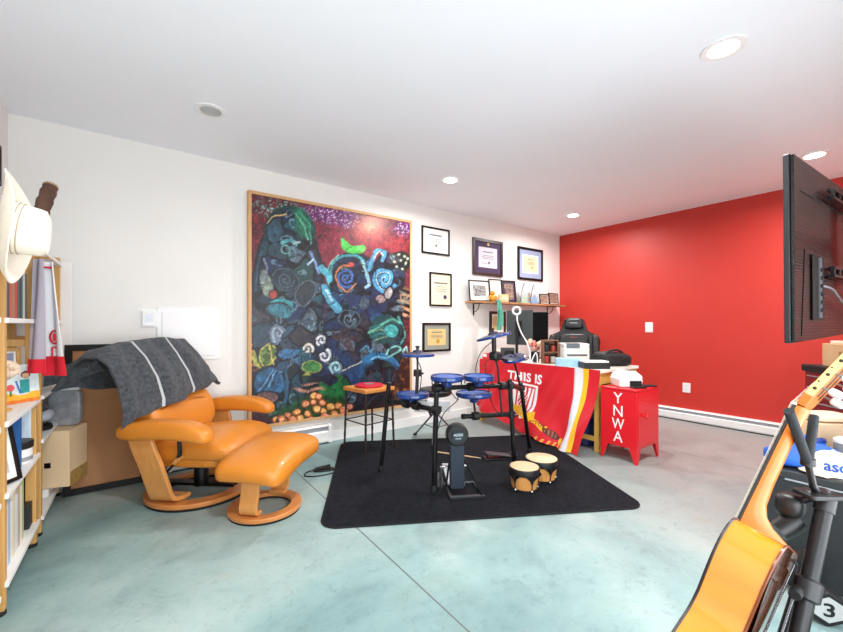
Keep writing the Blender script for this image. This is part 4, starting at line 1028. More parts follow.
def cymbal(c, r, n, rod, name='cymbal_pad'):
    n = V(n).normalized(); c = V(c)
    s = MB().lathe([(0, -.012), (r*.3, -.014), (r*.96, -.016), (r*1.0, -.008), (r*.985, .001), (r*.6, .012), (r*.3, .018), (r*.26, .03), (r*.12, .036), (0, .036)], c, n, 44).build(name, cym_m, kit, smooth=True)
    MB().lathe([(r*.985, -.017), (r*1.012, -.009), (r*.99, .0025), (r*.95, .0045), (r*.94, .0035)], c, n, 44).build('edge_band', blue_drum, s, smooth=True)
    x, y, _ = basis(n)
    MB().tube([c+n*.036, c+n*.062], .012, 10).tube([c+n*.06-x*.022, c+n*.06+x*.022], .007, 8).build('wing_nut', black_p, s)
    MB().tube(rod, .0085, 10).build('cymbal_rod', black_s, s, smooth=True)
    return s
r1 = lerp(ab0, ab1, .62)
cymbal((1.832, 2.57, 1.012), .138, UP, [r1-V((0,0,.02)), V((1.832, 2.57, .80)), V((1.832, 2.57, 1.0))]); clamp(r1, ab1-ab0)
MB().tube([r1-V((0,0,.02)), lerp(r1, V((1.832, 2.57, .86)), .95)], .014, 12).build('lower_tube', black_s, kit, smooth=True)
clamp(V((1.832, 2.57, .86)), UP)
r2 = lerp(bc0, bc1, .88)
cymbal((2.44, 2.31, 1.155), .15, UP-RV*.24+FV*.05, [r2-V((0,0,.26)), r2+V((.0,.05,.15)), V((2.445, 2.31, 1.02)), V((2.44, 2.31, 1.145))]); clamp(r2, bc1-bc0)
MB().tube([V((2.447, 2.312, 1.02)), V((2.442, 2.31, 1.14))], .02, 12).build('boom_tilter', black_p, kit, smooth=True)
MB().cushion(.05, .045, .04, Matrix.Translation((2.45, 2.30, .985)), .6).build('boom_clamp', black_p, kit, smooth=True)
cymbal((2.735, 2.35, .955), .108, UP-RV*.22-FV*.22, [D1-V((0,0,.05)), lerp(D1, V((2.735, 2.35, .93)), .5), V((2.735, 2.35, .945))])
MB().tube([V((2.56, 2.33, .95)), V((2.69, 2.35, .92))], .012, 10).build('cross_arm', black_s, kit, smooth=True)
for pts in ([(2.45, 2.29, .97), (2.33, 2.30, .92), (2.36, 2.25, .60), (2.42, 2.22, .52), (2.5, 2.2, .50)], [(1.84, 2.24, .82), (1.95, 2.25, .70), (2.0, 2.28, .66), (1.86, 2.27, .58), (1.80, 2.29, .42)], [(1.832, 2.59, .98), (1.87, 2.57, .88), (1.85, 2.56, .72), (1.80, 2.52, .60)],
            [(2.44, 2.31, 1.12), (2.30, 2.32, 1.02), (2.26, 2.34, .86), (2.30, 2.28, .74)]):
    MB().tube(spline(pts, 7), .0035, 6).build('cable', rubber, kit, smooth=True)
Mm = frame_M((1.88, 2.46, .60), RV, FV, UP)
o = MB().box((-.13, -.02, -.04), (.155, .02, .048), Mm).build('sound_module', mat('light grey module', (206,202,204), .4), kit, bevel=.006)
MB().box((-.10, .0202, -.03), (.12, .023, .038), Mm).build('control_panel', black_p, o)
MB().tube([Mm @ V((-.0, -.0, -.04)), Mm @ V((-.0, -.05, -.06)), lerp(ab0, ab1, .85)], .008, 8).build('module_bracket', black_s, o)
# kick pad tower
KN = V((-.47, -.88, 0)).normalized(); KX = V((.88, -.47, 0)).normalized(); KC = V((1.865, 2.135, RZ)); KM = frame_M(KC, KX, UP, KN)   # x right, y up, z to camera
t = thing('kick_drum_pad', 'upright black kick drum pad with a round head and pedal on the rug', 'kick pad', KC)
MB().prism(round_rect(-.05, .07, .05, .42, .015), .045, KM).build('column', navy_m, t, bevel=.004)
MB().lathe([(.076, -.012), (.08, 0), (.08, .05), (.07, .062), (0, .062)], KM @ V((0, .455, 0)), KN, 40).build('pad_disc', black_p, t, smooth=True)
MB().prism([(.045*math.cos(math.radians(a)), .036*math.sin(math.radians(a))) for a in range(0, 360, 12)], .008, KM @ Matrix.Translation((0, .448, .0615))).build('badge_plate', navy_m, t)
lettering('badge_letters', 'ALESIS', mat('pale silver print', (196,204,212), .4), t, KM @ V((-.033, .452, .0695)), KX, UP, .066, .018, .0008, .01)
lettering('badge_small_letters', 'STRIKE'[:0]+'DRUM', mat('pale silver small print', (176,186,196), .4), t, KM @ V((-.02, .43, .0695)), KX, UP, .04, .010, .0008, .01)
mb = MB(); mb.box((-.055, .0, .03), (.20, .018, .055), KM).box((-.055, .0, -.20), (-.035, .015, .03), KM).box((.18, .0, -.20), (.20, .015, .03), KM).box((-.055, 0, -.22), (.2, .012, -.20), KM)
mb.build('base_frame', grey_m if False else mat('dark grey steel', (72,76,82), .35, metal=.6), t, bevel=.002)
MB().tube([KM @ V((.045, .30, .01)), KM @ V((.185, .012, .042))], .010, 10).build('brace', black_s, t, smooth=True)
MB().tube([KM @ V((-.04, .30, .0)), KM @ V((-.045, .012, -.15))], .008, 10).build('rear_brace', black_s, t, smooth=True)
for x in (-.095, .075):
    MB().tube([KM @ V((x, .02, -.06)), KM @ V((x, .20, -.06))], .008, 10).build('pedal_post', chrome, t, smooth=True)
    MB().tube([KM @ V((x-.022+.008*math.cos(a), .05+.1*a/(2*PI*9), -.06+.008*math.sin(a))) for a in [2*PI*9*k/110 for k in range(111)]], .002, 5).build('spring', steel, t, smooth=True)
MB().tube([KM @ V((-.105, .195, -.06)), KM @ V((.095, .195, -.06))], .007, 10).build('pedal_axle', chrome, t, smooth=True)
MB().tube([KM @ V((.02, .195, -.06)), KM @ V((.02, .42, -.03))], .005, 8).build('beater_rod', chrome, t, smooth=True)
MB().ball(KM @ V((.02, .43, -.035)), .024, 12).build('beater', rubber, t, smooth=True)
MB().prism([(-.05, -.07), (.05, -.07), (.042, -.34), (-.042, -.34)], .012, KM @ frame_M((0, .03, 0), (1,0,0), (0,-.25,1), (0,1,.25))).build('footboard', steel, t, bevel=.003)
# throne
TC = V((2.61, 3.33, 0))
t = thing('drum_throne', 'black round drum throne on a folding tripod behind the drum kit', 'stool', (2.61, 3.33, RZ))
MB().lathe([(.15, .485), (.175, .50), (.18, .535), (.165, .56), (.10, .57), (0, .57)], TC, n=40).build('seat', mat('black vinyl seat', (30,28,30), .45), t, smooth=True)
MB().tube([TC+V((0,0,.12)), TC+V((0,0,.485))], .015, 12).build('centre_post', black_s, t, smooth=True)
MB().lathe([(.028, .29), (.028, .34), (.018, .345)], TC, n=14).build('collar', black_p, t, smooth=True)
for k, a in enumerate((-2.3, -.2, 1.9)):
    e = TC+V((.27*math.cos(a), .27*math.sin(a), RZ+.012)); m = TC+V((0,0,.31))
    for s in (-.012, .012):
        w = V((-math.sin(a), math.cos(a), 0))*s
        if s < 0: leg = MB().tube([m+w, e+w], .007, 8).build('leg', steel, t, smooth=True); par = leg
        else: MB().tube([m+w, e+w], .007, 8).build('leg_rod', steel, par, smooth=True)
    MB().tube([lerp(m, e, .55), TC+V((0,0,.13))], .006, 8).build('leg_strut', steel, par, smooth=True)
    MB().ball(e, .026, 12, (1,1,.5)).build('rubber_foot', rubber, par, smooth=True)
# hi-hat pedal, stick, foot switch
HM = frame_M((2.72, 2.50, RZ), V((.88,-.47,0)), V((.47,.88,0)), UP)
t = thing('hi_hat_pedal', 'low black hi-hat foot pedal on the rug beside the bongos', 'pedal', (2.72, 2.50, RZ))
MB().box((-.15, -.055, .0), (.15, .055, .014), HM).build('base', black_p, t, bevel=.004)
MB().box((-.14, -.045, .03), (.13, .045, .042), HM @ Matrix.Rotation(.14, 4, 'Y')).build('footboard', mat('grey pedal plate', (58,58,62), .5), t, bevel=.004)
MB().box((.10, -.05, .014), (.15, .05, .04), HM).build('hinge', black_s, t, bevel=.004)
MB().tube([HM @ V((-.12, 0, .014)), HM @ V((-.12, 0, .05))], .008, 8).build('sensor_post', black_s, t)
t = thing('drumstick', 'pale wooden drumstick lying on the rug behind the kick pad', 'drumstick', (2.45, 2.77, RZ))
p0, p1 = V((2.34, 2.97, RZ+.0075)), V((2.565, 2.585, RZ+.0075))
stick_m = mat('maple stick', (226,190,150), .45)
MB().tube([lerp(p0, p1, k) for k in (0, .02, .75, .95, .965)], [.006, .0072, .0072, .0042, .0035], 12).build('shaft', stick_m, t, smooth=True)
MB().ball(lerp(p0, p1, .98), .0055, 10, (1,1,1.2)).build('tip', stick_m, t, smooth=True)
t = thing('foot_switch', 'small black foot pedal with a looped lead on the bare floor left of the rug', 'pedal', (1.29, 3.21, 0))
Mf = rotz(-.35, (1.29, 3.2, 0))
MB().prism([(-.085, -.03), (-.03, -.045), (.05, -.045), (.09, -.02), (.09, .02), (.05, .045), (-.03, .045), (-.085, .03)], .014, Mf, .0006).build('base', black_p, t, bevel=.004)
MB().prism([(-.07, -.024), (.06, -.034), (.06, .034), (-.07, .024)], .012, Mf @ Matrix.Translation((0,0,.02)) @ Matrix.Rotation(-.12, 4, 'Y')).build('treadle', rubber, t, bevel=.004)
MB().tube(spline([Mf @ V(p) for p in ((-.08, 0, .012), (-.14, -.03, .006), (-.15, -.10, .005), (-.06, -.13, .005), (.06, -.10, .005), (.16, -.02, .006))], 8), .005, 8).build('lead', rubber, t, smooth=True)
# bongos
bwood = mat('honey bongo wood', (222,158,88), .4, var=.15, vscale=7, stretch=(6,6,.6), coat=.3)
skin = mat('cream drum skin', (230,200,160), .6, var=.1, vscale=5)
bc = V((2.46, 1.925, RZ)); t = thing('bongo_drums', 'pair of joined wooden bongo drums with cream skins on the front of the rug', 'bongos', bc)
for c, r in ((V((2.365, 1.925, RZ)), .107), (V((2.625, 1.965, RZ)), .122)):
    h = .165
    s = MB().lathe([(r*.8, .008), (r*.86, .012), (r*.96, h*.6), (r*1.0, h*.92), (r*.93, h*.95)], c, n=40).build('drum_shell', bwood, t, smooth=True)
    MB().lathe([(r*.78, .0), (r*.86, .002), (r*.885, .018), (r*.87, .022)], c, n=40).build('bottom_rim', rubber, s, smooth=True)
    MB().lathe([(r*1.005, h*.74), (r*1.06, h*.76), (r*1.075, h*.98), (r*1.04, h*1.04), (r*.99, h*1.03)], c, n=40).build('top_rim', black_p, s, smooth=True)
    MB().lathe([(r*1.0, h*.99), (r*.98, h*1.05), (r*.7, h*1.06), (0, h*1.06)], c, n=40).build('skin', skin, s, smooth=True)
    for k in range(5):
        a = 2*PI*k/5-1.9; d = V((math.cos(a), math.sin(a), 0))
        MB().tube([c+d*r*.93+V((0,0,.02)), c+d*r*1.06+V((0,0,h*.8))], .005, 8).build('tuning_rod', chrome, s, smooth=True)
        x_ = V((-d.y, d.x, 0))
        MB().prism([(-.055, 0), (-.015, -.035), (0, -.075), (.015, -.035), (.055, 0)], .006, frame_M(c+d*(r*1.035)+V((0,0,h*.79)), x_, UP+d*.16, d)).build('side_plate', black_p, s)
        MB().ball(c+d*r*.93+V((0,0,.016)), .011, 10).build('lug_nut', chrome, s, smooth=True)
MB().box((-.03, -.035, .06), (.03, .035, .12), frame_M((2.488, 1.945, RZ), V((.98,.2,0)), V((-.2,.98,0)), UP)).build('joining_block', bwood, t, bevel=.005)
MB().box((-.028, -.004, 0), (.028, .0, .03), frame_M((2.412, 1.826, RZ+.04), V((.88,.47,0)), V((-.47,.88,0)), UP)).build('maker_plate', rubber, t)
# ------------------------------------------------------------------ desk, flag, computer things, chair, locker
DX0, DX1, DY0, DY1, DZ = 3.63, 4.40, 2.05, 3.70, .805
yellow_pine = mat('yellow pine', (214,170,84), .5, var=.12, vscale=4, stretch=(6,6,.6))
t = thing('desk', 'pine legged white topped desk reaching out from the white wall, red flag over its side', 'desk', ((DX0+DX1)/2, (DY0+DY1)/2, 0))
MB().box((DX0-.02, DY0-.02, DZ-.028), (DX1, DY1, DZ)).build('desk_top', mat('white desk top', (238,236,226), .4), t, bevel=.004)
for x in (DX0, DX1-.06):
    for y in (DY0, DY1-.06): MB().box((x, y, .0005), (x+.05, y+.05, DZ-.028)).build('leg', yellow_pine, t, bevel=.003)
for a, b in (((DX0+.05, DY0+.012, .66), (DX1-.06, DY0+.035, .775)), ((DX0+.05, DY0+.012, .10), (DX1-.06, DY0+.035, .145)), ((DX0+.012, DY0+.05, .10), (DX0+.035, DY1-.06, .145)), ((DX0+.012, DY0+.05, .70), (DX0+.035, DY1-.06, .775))):
    MB().box(a, b).build('rail', yellow_pine, t, bevel=.002)
# flag
def flag(s, v):
    """s from the white wall end (0) to the locker end (1), v from the desk top (0) to the hem (1)"""
    y = 3.66-1.64*s
    zb = .20*(1-s)**2+.012
    z = (DZ+.006)*(1-v)+zb*v
    out = .27*(v**1.7)*(.30+.70*s**1.3)
    fold = .020*math.sin(s*34+v*4)*v+.022*math.sin(s*13-v*7)*v+.006*math.sin(s*60+v*14)*min(1, v*3)+.03*math.exp(-((s-.83-.05*v)/.035)**2)*v
    x = DX0-.028-out-fold
    y += -.035*v*math.sin(s*16+v*3)-.05*v*v*(s-.5)*0
    if s > .9: y += .09*v*v*((s-.9)/.1)
    return V((x, y, z))
FNU, FNV = 380, 170
t = thing('football_flag', 'red football flag with white and yellow stripes draped down the side of the desk', 'flag', (3.5, 2.95, 0))
mb = MB(); mb.sheet(lambda u, v: flag(u, v), FNU, FNV, 0)
fl = mb.build('cloth', colattr_mat('red flag cloth', .55, bump=.05, bscale=500), t, smooth=True, angle=180)
U, W_ = np.meshgrid(np.linspace(0, 1, FNU+1), np.linspace(0, 1, FNV+1), indexing='ij'); fs_, fv_ = U.ravel(), W_.ravel()
FC_ = np.tile(np.array([208., 18., 36.]), (len(fs_), 1))
Lf, Hf = 1.64, .80                                       # metres along and down the cloth
fx = fs_*Lf; fy = fv_*Hf
def fput(m, c): FC_[m] = np.array(c, float)
fput((fx > 1.375) & (fx < 1.46), (226, 226, 232)); fput((fx >= 1.46) & (fx < 1.52), (240, 186, 26))
fput((fx > 1.365) & (fx < 1.38), (200, 196, 206))
# shield with a white border, red field and white stripes
cx, cy = .75, .445; X = (fx-cx)/.20; Yd = (fy-cy)/.195
def shield(k): 
    w = np.where(Yd < .1*k, 1.0, np.sqrt(np.clip(1-((Yd-.1*k)/(1.0*k+.0))**2, 0, 1)))
    return (np.abs(X) < w*k) & (Yd > -1.0*k) & (Yd < 1.1*k)
fput(shield(1.0), (236, 234, 236)); fput(shield(.86), (208, 18, 36)); fput(shield(.78), (232, 232, 236))
inner = shield(.78)
fput(inner & (np.abs(np.sin(X*9)) > .82), (208, 18, 36))
bird = ((X/.42)**2+((Yd-.1)/.5)**2 < 1) | (((X+.15)/.18)**2+((Yd+.45)/.22)**2 < 1); fput(inner & bird, (198, 20, 40))
fput(inner & bird & (np.sin(X*30+Yd*20) > .5), (228, 224, 228))
# yellow scrolls below
def scroll(cx, cy, w, h, tilt): 
    return (np.abs(fx-cx) < w/2) & (np.abs(fy-cy-tilt*(fx-cx)-.02*np.sin((fx-cx)*22)) < h/2)
fput(scroll(.76, .585, .42, .07, .04), (232, 172, 26)); fput(scroll(.70, .625, .12, .05, 0), (226, 160, 24)); fput(scroll(.88, .60, .12, .07, -.2), (236, 178, 30))
fput(scroll(1.0, .65, .26, .05, .05), (238, 176, 30))
d = ((fx-1.18)/.10)**2+((fy-.70-.25*(fx-1.18))/.035)**2; fput(d < 1, (86, 30, 36)); fput((d < .6) & (np.sin(fx*160) > 0), (150, 90, 60))
d = ((fx-1.31)/.035)**2+((fy-.745)/.03)**2; fput(d < 1, (240, 180, 50))
fput((fy > .765) & (fx > 1.0) & (fx < 1.42) & (np.sin(fx*90+fy*60) > .3), (232, 170, 60))
def raster(txt, x0, y0, w, h, col, bold=.02):
    """letters printed on the cloth: top left at (x0,y0) in cloth metres"""
    vs, fs, tw, th = text_mesh(txt, 1, 1.05, bold)
    bv = BVHTree.FromPolygons([V((v.x*w/tw, v.y*h/th, 0)) for v in vs], [f for f in fs])
    idx = np.nonzero((fx > x0-.01) & (fx < x0+w+.01) & (fy > y0-.01) & (fy < y0+h+.01))[0]
    for i in idx:
        if bv.ray_cast(V((fx[i]-x0, y0+h-fy[i], 1)), V((0,0,-1)))[0] is not None: FC_[i] = col
raster('THIS IS', .49, .12, .50, .11, (240, 240, 242), .03)
raster('CTOR', .93, .632, .18, .036, (60, 30, 20), .02)
set_cols(fl, FC_)
MB().sheet(lambda u, v: V((DX0-.028+.30*v, 3.86-1.86*u, DZ+.006+.0015*math.sin(u*40))), 60, 6, .002).build('folded_top', mat('plain red cloth', (208,18,36), .6), t, smooth=True) if False else None
tag(MB().sheet(lambda u, v: V((3.30+.05*v*0+.06*u, 2.62-.12*v, RZ+.003+.0*u)), 2, 2, .002).build('paper_slip', mat('pale grey paper', (176,172,176), .7)), 'pale slip of paper lying on the rug by the flag hem', 'paper') if False else None

# monitors
def monitor(name, label, c, yaw, w, h, z0, arm):
    """upright panel facing yaw, on a foot"""
    t = thing('monitor', label, 'monitor', (c[0], c[1], DZ))
    n = V((math.cos(yaw), math.sin(yaw), 0)); r = UP.cross(n); M = frame_M((c[0], c[1], z0), r, UP, n)
    MB().prism(round_rect(-w/2, 0, w/2, h, .01), .022, M).build('back_shell', mat('dark grey monitor shell', (66,72,74), .5), t, bevel=.006)
    MB().box((-w/2+.008, .012, .022), (w/2-.008, h-.008, .0245), M).build('screen', mat('black screen', (4,4,5), .4, spec=.12), t)
    MB().box((-.04, h*.25, -.03), (.04, h*.7, 0), M).build('rear_hub', black_p, t, bevel=.008)
    MB().tube([M @ V((0, h*.4, -.04)), M @ V((0, h*.1, -.05)), M @ V((0, DZ-z0+.012, -.05))], .018, 12).build('stand_neck', black_s, t, smooth=True)
    MB().prism(round_rect(-.11, -.08, .11, .08, .02), .012, frame_M((c[0]-n.x*.04, c[1]-n.y*.04, DZ+.0006), r, n*-1, UP)).build('stand_foot', black_p, t, bevel=.003)
    return t
monitor('m', 'monitor seen from behind, dark grey shell, beside the white ring light', (3.90, 3.26), math.radians(8), .37, .44, .995, 0)
monitor('m', 'black monitor screen facing the camera between grey monitor and gaming chair', (4.245, 3.255), math.radians(-126), .30, .42, 1.0, 0)
# ring light
RC = V((3.551, 3.005, 1.41))+V((.06,.05,0))*0
t = thing('ring_light', 'small white ring light on a bendy white neck clipped to the desk', 'lamp', (3.665, 2.92, DZ))
rn = (V((0,0,1.25))-V((3.551,3.005,1.41))); rn.normalize(); xx, yy, rn = basis(rn)
ringpts = [V((3.62, 3.06, 1.415))+xx*.043*math.cos(a)+yy*.043*math.sin(a) for a in [2*PI*k/36 for k in range(36)]]
MB().tube(ringpts, .013, 10, closed=True).build('light_ring', white_p, t, smooth=True)
neck = spline([(3.622, 3.055, 1.36), (3.625, 3.05, 1.28), (3.66, 3.02, 1.15), (3.695, 2.975, 1.05), (3.70, 2.93, .93), (3.69, 2.925, .83)], 7)
MB().tube(neck, .0085, 8).build('goose_neck', white_p, t, smooth=True)
MB().lathe([(.04, DZ+.0006), (.04, DZ+.018), (.02, DZ+.03), (0, DZ+.03)], (3.69, 2.925, 0), n=20).build('clip_base', white_p, t, smooth=True)
MB().tube(spline([(3.70, 2.91, DZ+.02), (3.72, 2.88, DZ+.10), (3.735, 2.87, DZ+.12), (3.742, 2.86, DZ+.08), (3.744, 2.858, DZ+.008)], 7), .007, 8).build('cable_loop', white_p, t, smooth=True)
# printer on the desk
PMx = frame_M((4.00, 2.57, DZ+.0006), V((.80,-.60,0)), V((.60,.80,0)), UP)
t = thing('printer', 'boxy white printer with a grey control panel at the right of the desk', 'printer', (4.00, 2.57, DZ))
MB().box((-.14, -.13, 0), (.14, .13, .20), PMx).build('body', mat('warm white plastic', (234,230,222), .45), t, bevel=.012)
MB().box((-.14, -.125, .2002), (.14, .13, .235), PMx).build('scanner_lid', mat('white lid', (240,238,232), .4), t, bevel=.008)
MB().box((-.115, -.136, .185), (.03, -.05, .24), PMx).build('control_panel', mat('grey blue panel', (104,112,120), .4), t, bevel=.006)
MB().box((-.11, -.132, .10), (.11, -.1295, .118), PMx).build('paper_slot', dark_gap, t)
MB().box((-.10, -.1515, .208), (.02, -.15, .228), PMx).build('panel_lip', mat('pale panel lip', (190,196,200), .4), t) if False else None
tag(MB().box((-.12, -.07, 0), (.12, .07, .085), frame_M((3.73, 2.46, DZ+.0006), V((.62,-.78,0)), V((.78,.62,0)), UP)).build('tissue_box', mat('light blue card box', (164,204,236), .6, var=.12, vscale=18), bevel=.005), 'light blue cardboard box in front of the white printer on the desk', 'box')
bt = frame_M((3.775, 2.185, DZ+.0006), V((.80,-.60,0)), V((.60,.80,0)), UP)
t = thing('paper_tray', 'black shallow box holding white paper at the near corner of the desk', 'tray', (3.775, 2.185, DZ))
MB().box((-.13, -.085, 0), (.13, .085, .062), bt).build('tray_body', black_p, t, bevel=.005)
MB().box((-.12, -.075, .0622), (.12, .075, .078), bt).build('paper', paper_m, t, bevel=.002)
# wooden organiser with bottles
om = frame_M((3.83, 2.755, DZ+.0006), V((.80,-.60,0)), V((.60,.80,0)), UP)
t = thing('desk_organiser', 'small brown wooden organiser shelf beside the flowers on the desk', 'organiser', (3.83, 2.755, DZ))
for a, b, nm in (((-.085, -.05, 0), (-.075, .05, .26), 'side_panel'), ((.075, -.05, 0), (.085, .05, .26), 'side_panel'), ((-.075, -.05, 0), (.075, .05, .01), 'shelf'), ((-.075, -.05, .125), (.075, .05, .135), 'shelf'), ((-.09, -.055, .2602), (.09, .055, .27), 'top'), ((-.075, .045, .01), (.075, .05, .125), 'back_panel'), ((-.075, .045, .135), (.075, .05, .26), 'back_panel')):
    MB().box(a, b, om).build(nm, mat('brown organiser wood', (132,88,58), .5, var=.2), t)
for i, (x, z, c, h, nm) in enumerate(((-.04, .0102, (196,60,56), .09, 'red jar on the lower left of the desk organiser'), (.035, .0102, (214,206,196), .085, 'cream jar on the lower right of the desk organiser'), (-.04, .1352, (40,40,46), .1, 'dark jar on the upper left of the desk organiser'), (.035, .1352, (170,70,60), .085, 'brick red jar on the upper right of the desk organiser'))):
    p = om @ V((x, -.005, z)); j = thing('jar', nm, 'jar', p, 'jars in the desk organiser')
    MB().lathe([(.026, 0), (.029, .006), (.029, h*.8), (.022, h*.86)], p, n=18).build('jar_body', mat('jar colour', c, .3), j, smooth=True)
    MB().lathe([(.024, h*.86), (.025, h), (0, h)], p, n=18).build('lid', frame_black, j, smooth=True)
# flowers in a dark mug
fp = V((3.83, 2.965, DZ+.0006)); t = thing('flower_pot', 'bunch of pink and cream flowers in a dark pot on the desk', 'flowers', fp)
MB().lathe([(.045, 0), (.055, .01), (.06, .12), (.052, .12), (.05, .09), (0, .09)], fp, n=24).build('pot', mat('black glaze', (20,22,28), .3), t, smooth=True)
pk = mat('pink petals', (226,142,132), .7, var=.15, vscale=30); cr = mat('cream petals', (240,214,190), .7, var=.1, vscale=30)
rg = random.Random(8)
for i in range(9):
    a = rg.uniform(0, 2*PI); q = fp+V((.065*math.cos(a), .075*math.sin(a), rg.uniform(.15, .25))); mb = MB()
    for k in range(7): mb.ball(q+V((rg.uniform(-.018,.018), rg.uniform(-.018,.018), rg.uniform(-.014,.014))), .02, 8)
    b = mb.build('blossom', pk if i % 3 else cr, t, smooth=True)
    MB().tube([fp+V((0,0,.09)), q], .003, 5).build('stem', mat('stem green', (70,110,60), .6), b)
# dark speaker and small red and white box at the wall end
sp_ = frame_M((3.70, 3.27, DZ+.0006), V((.80,-.60,0)), V((.60,.80,0)), UP)
t = thing('desk_speaker', 'dark grey speaker box behind the tilted cymbal on the desk', 'speaker', (3.70, 3.27, DZ))
MB().box((-.08, -.04, 0), (.08, .04, .16), sp_).build('cabinet', mat('dark grey cabinet', (58,60,64), .6), t, bevel=.006)
MB().disc(sp_ @ V((0, -.041, .08)), V((-.6,-.8,0)), .055, .004, 24).build('cone', rubber, t)
t = thing('small_carton', 'small red and white carton on the wall end of the desk', 'box', (3.68, 3.60, DZ))
MB().box((3.63, 3.55, DZ+.0006), (3.73, 3.64, DZ+.075)).build('carton', mat('red carton', (206,48,52), .6), t, bevel=.003)
MB().box((3.6285, 3.56, DZ+.03), (3.63, 3.63, DZ+.07)).build('white_label', white_p, t)
tag(MB().cushion(.10, .08, .06, Matrix.Translation((3.86, 3.57, DZ+.062)), .5).build('cloth_bundle', mat('cream cloth', (220,206,186), .9, bump=.4, bscale=30), smooth=True), 'cream cloth bundle on the wall end of the desk', 'cloth')
# black bag and folder at the far corner of the desk
t = thing('black_bag', 'black soft bag slumped on the desk behind the photo printer', 'bag', (4.18, 2.24, DZ))
MB().cushion(.19, .13, .07, frame_M((4.19, 2.22, DZ+.085), V((.9,-.44,0)), V((.44,.9,0)), UP), .55, warp=lambda p: [p[0], p[1], p[2]-.25*max(0, p[0])*.6]).build('bag_body', mat('black nylon', (24,24,26), .6, bump=.4, bscale=40), t, smooth=True)
MB().tube(spline([(4.03, 2.22, DZ+.08), (4.06, 2.18, DZ+.16), (4.2, 2.14, DZ+.165), (4.32, 2.12, DZ+.07)], 8), .012, 8).build('strap', mat('black webbing', (30,30,32), .7), t, smooth=True)
t = thing('drawer_unit', 'black drawer unit under the locker end of the desk', 'drawers', (4.12, 2.33, 0))
MB().box((3.93, 2.13, .30), (4.31, 2.55, .70)).build('cabinet', black_p, t, bevel=.004)
for z in (.31, .505): MB().box((3.94, 2.118, z), (4.30, 2.13, z+.185)).build('drawer_front', mat('dark drawer front', (34,34,38), .35), t, bevel=.003)
for x, y in ((3.95, 2.15), (4.29, 2.15), (3.95, 2.53), (4.29, 2.53)): MB().box((x-.015, y-.015, .0005), (x+.015, y+.015, .30)).build('leg', black_s, t)
t = thing('waste_bin', 'blue and green bag in a bin under the desk beside the flag', 'bin', (3.79, 2.30, 0))
MB().lathe([(.09, .001), (.1, .01), (.115, .3), (.108, .3), (.1, .2), (0, .2)], (3.80, 2.30, 0), n=28).build('bin_body', mat('dark blue bin', (22,44,96), .4), t, smooth=True)
MB().cushion(.1, .1, .11, Matrix.Translation((3.80, 2.30, .315)), .8).build('green_liner', mat('green liner', (20,110,70), .5, bump=.5, bscale=20), t, smooth=True)
# gaming chair, facing the desk
GM = rotz(math.radians(-150), (4.78, 3.07, 0))          # local +x is the way it faces
gl_ = mat('black leatherette', (22,23,25), .38, var=.1, bump=.15, bscale=90)
t = thing('gaming_chair', 'black winged gaming chair between the desk and the red wall', 'chair', (4.78, 3.07, 0))
pr = [(.19, 0), (.25, .10), (.27, .28), (.33, .40), (.345, .47), (.30, .55), (.19, .61), (.155, .71), (.13, .77), (.08, .80)]
P = [(p.x, p.y) for p in spline([(a, b, 0) for a, b in pr], 4)]; P = P+[(-a, b) for a, b in P[::-1]]
BMx = GM @ frame_M((-.19, 0, .56), (0,1,0), (-.2,0,1), (1,0,.2))
MB().prism(P, .09, BMx, -.045).build('backrest', gl_, t, smooth=True, bevel=.03, seg=4)
for s in (-1, 1): MB().cushion(.05, .17, .05, BMx @ Matrix.Translation((s*.285, .38, .05)), .6).build('wing_bolster', gl_, t, smooth=True)
MB().cushion(.20, .10, .05, BMx @ Matrix.Translation((0, .46, .06)), .5).build('shoulder_panel', gl_, t, smooth=True)
o = MB().cushion(.125, .075, .05, BMx @ Matrix.Translation((0, .70, .075)), .5).build('head_pillow', gl_, t, smooth=True)
MB().box((-.05, .70, .123), (.05, .712, .127), BMx).build('pale_badge', grey_m, o)
MB().box((-.05, .50, .1085), (.05, .51, .1115), BMx).build('red_badge', mat('dull red print', (150,70,74), .5), t)
MB().cushion(.27, .27, .075, GM @ Matrix.Translation((.05, 0, .47)), .4).build('seat', gl_, t, smooth=True)
for s in (-1, 1):
    MB().tube([GM @ V((.0, s*.30, .45)), GM @ V((.0, s*.33, .52)), GM @ V((.02, s*.33, .66))], .02, 10).build('arm_post', black_s, t, smooth=True)
    MB().cushion(.13, .045, .02, GM @ Matrix.Translation((.04, s*.33, .678)), .5).build('arm_pad', black_p, t, smooth=True)
MB().tube([GM @ V((0, 0, .10)), GM @ V((0, 0, .40))], .028, 14).build('gas_lift', black_s, t, smooth=True)
for k in range(5):
    a = 2*PI*k/5+.3; e = GM @ V((.30*math.cos(a), .30*math.sin(a), .075))
    l = MB().tube([GM @ V((0, 0, .12)), e], [.03, .02], 10).build('base_leg', black_p, t, smooth=True)
    MB().lathe([(.0, -.02), (.03, -.02), (.03, .02), (0, .02)], e-V((0,0,.043)), (math.cos(a+1), math.sin(a+1), 0), 16).build('castor', rubber, l, smooth=True)
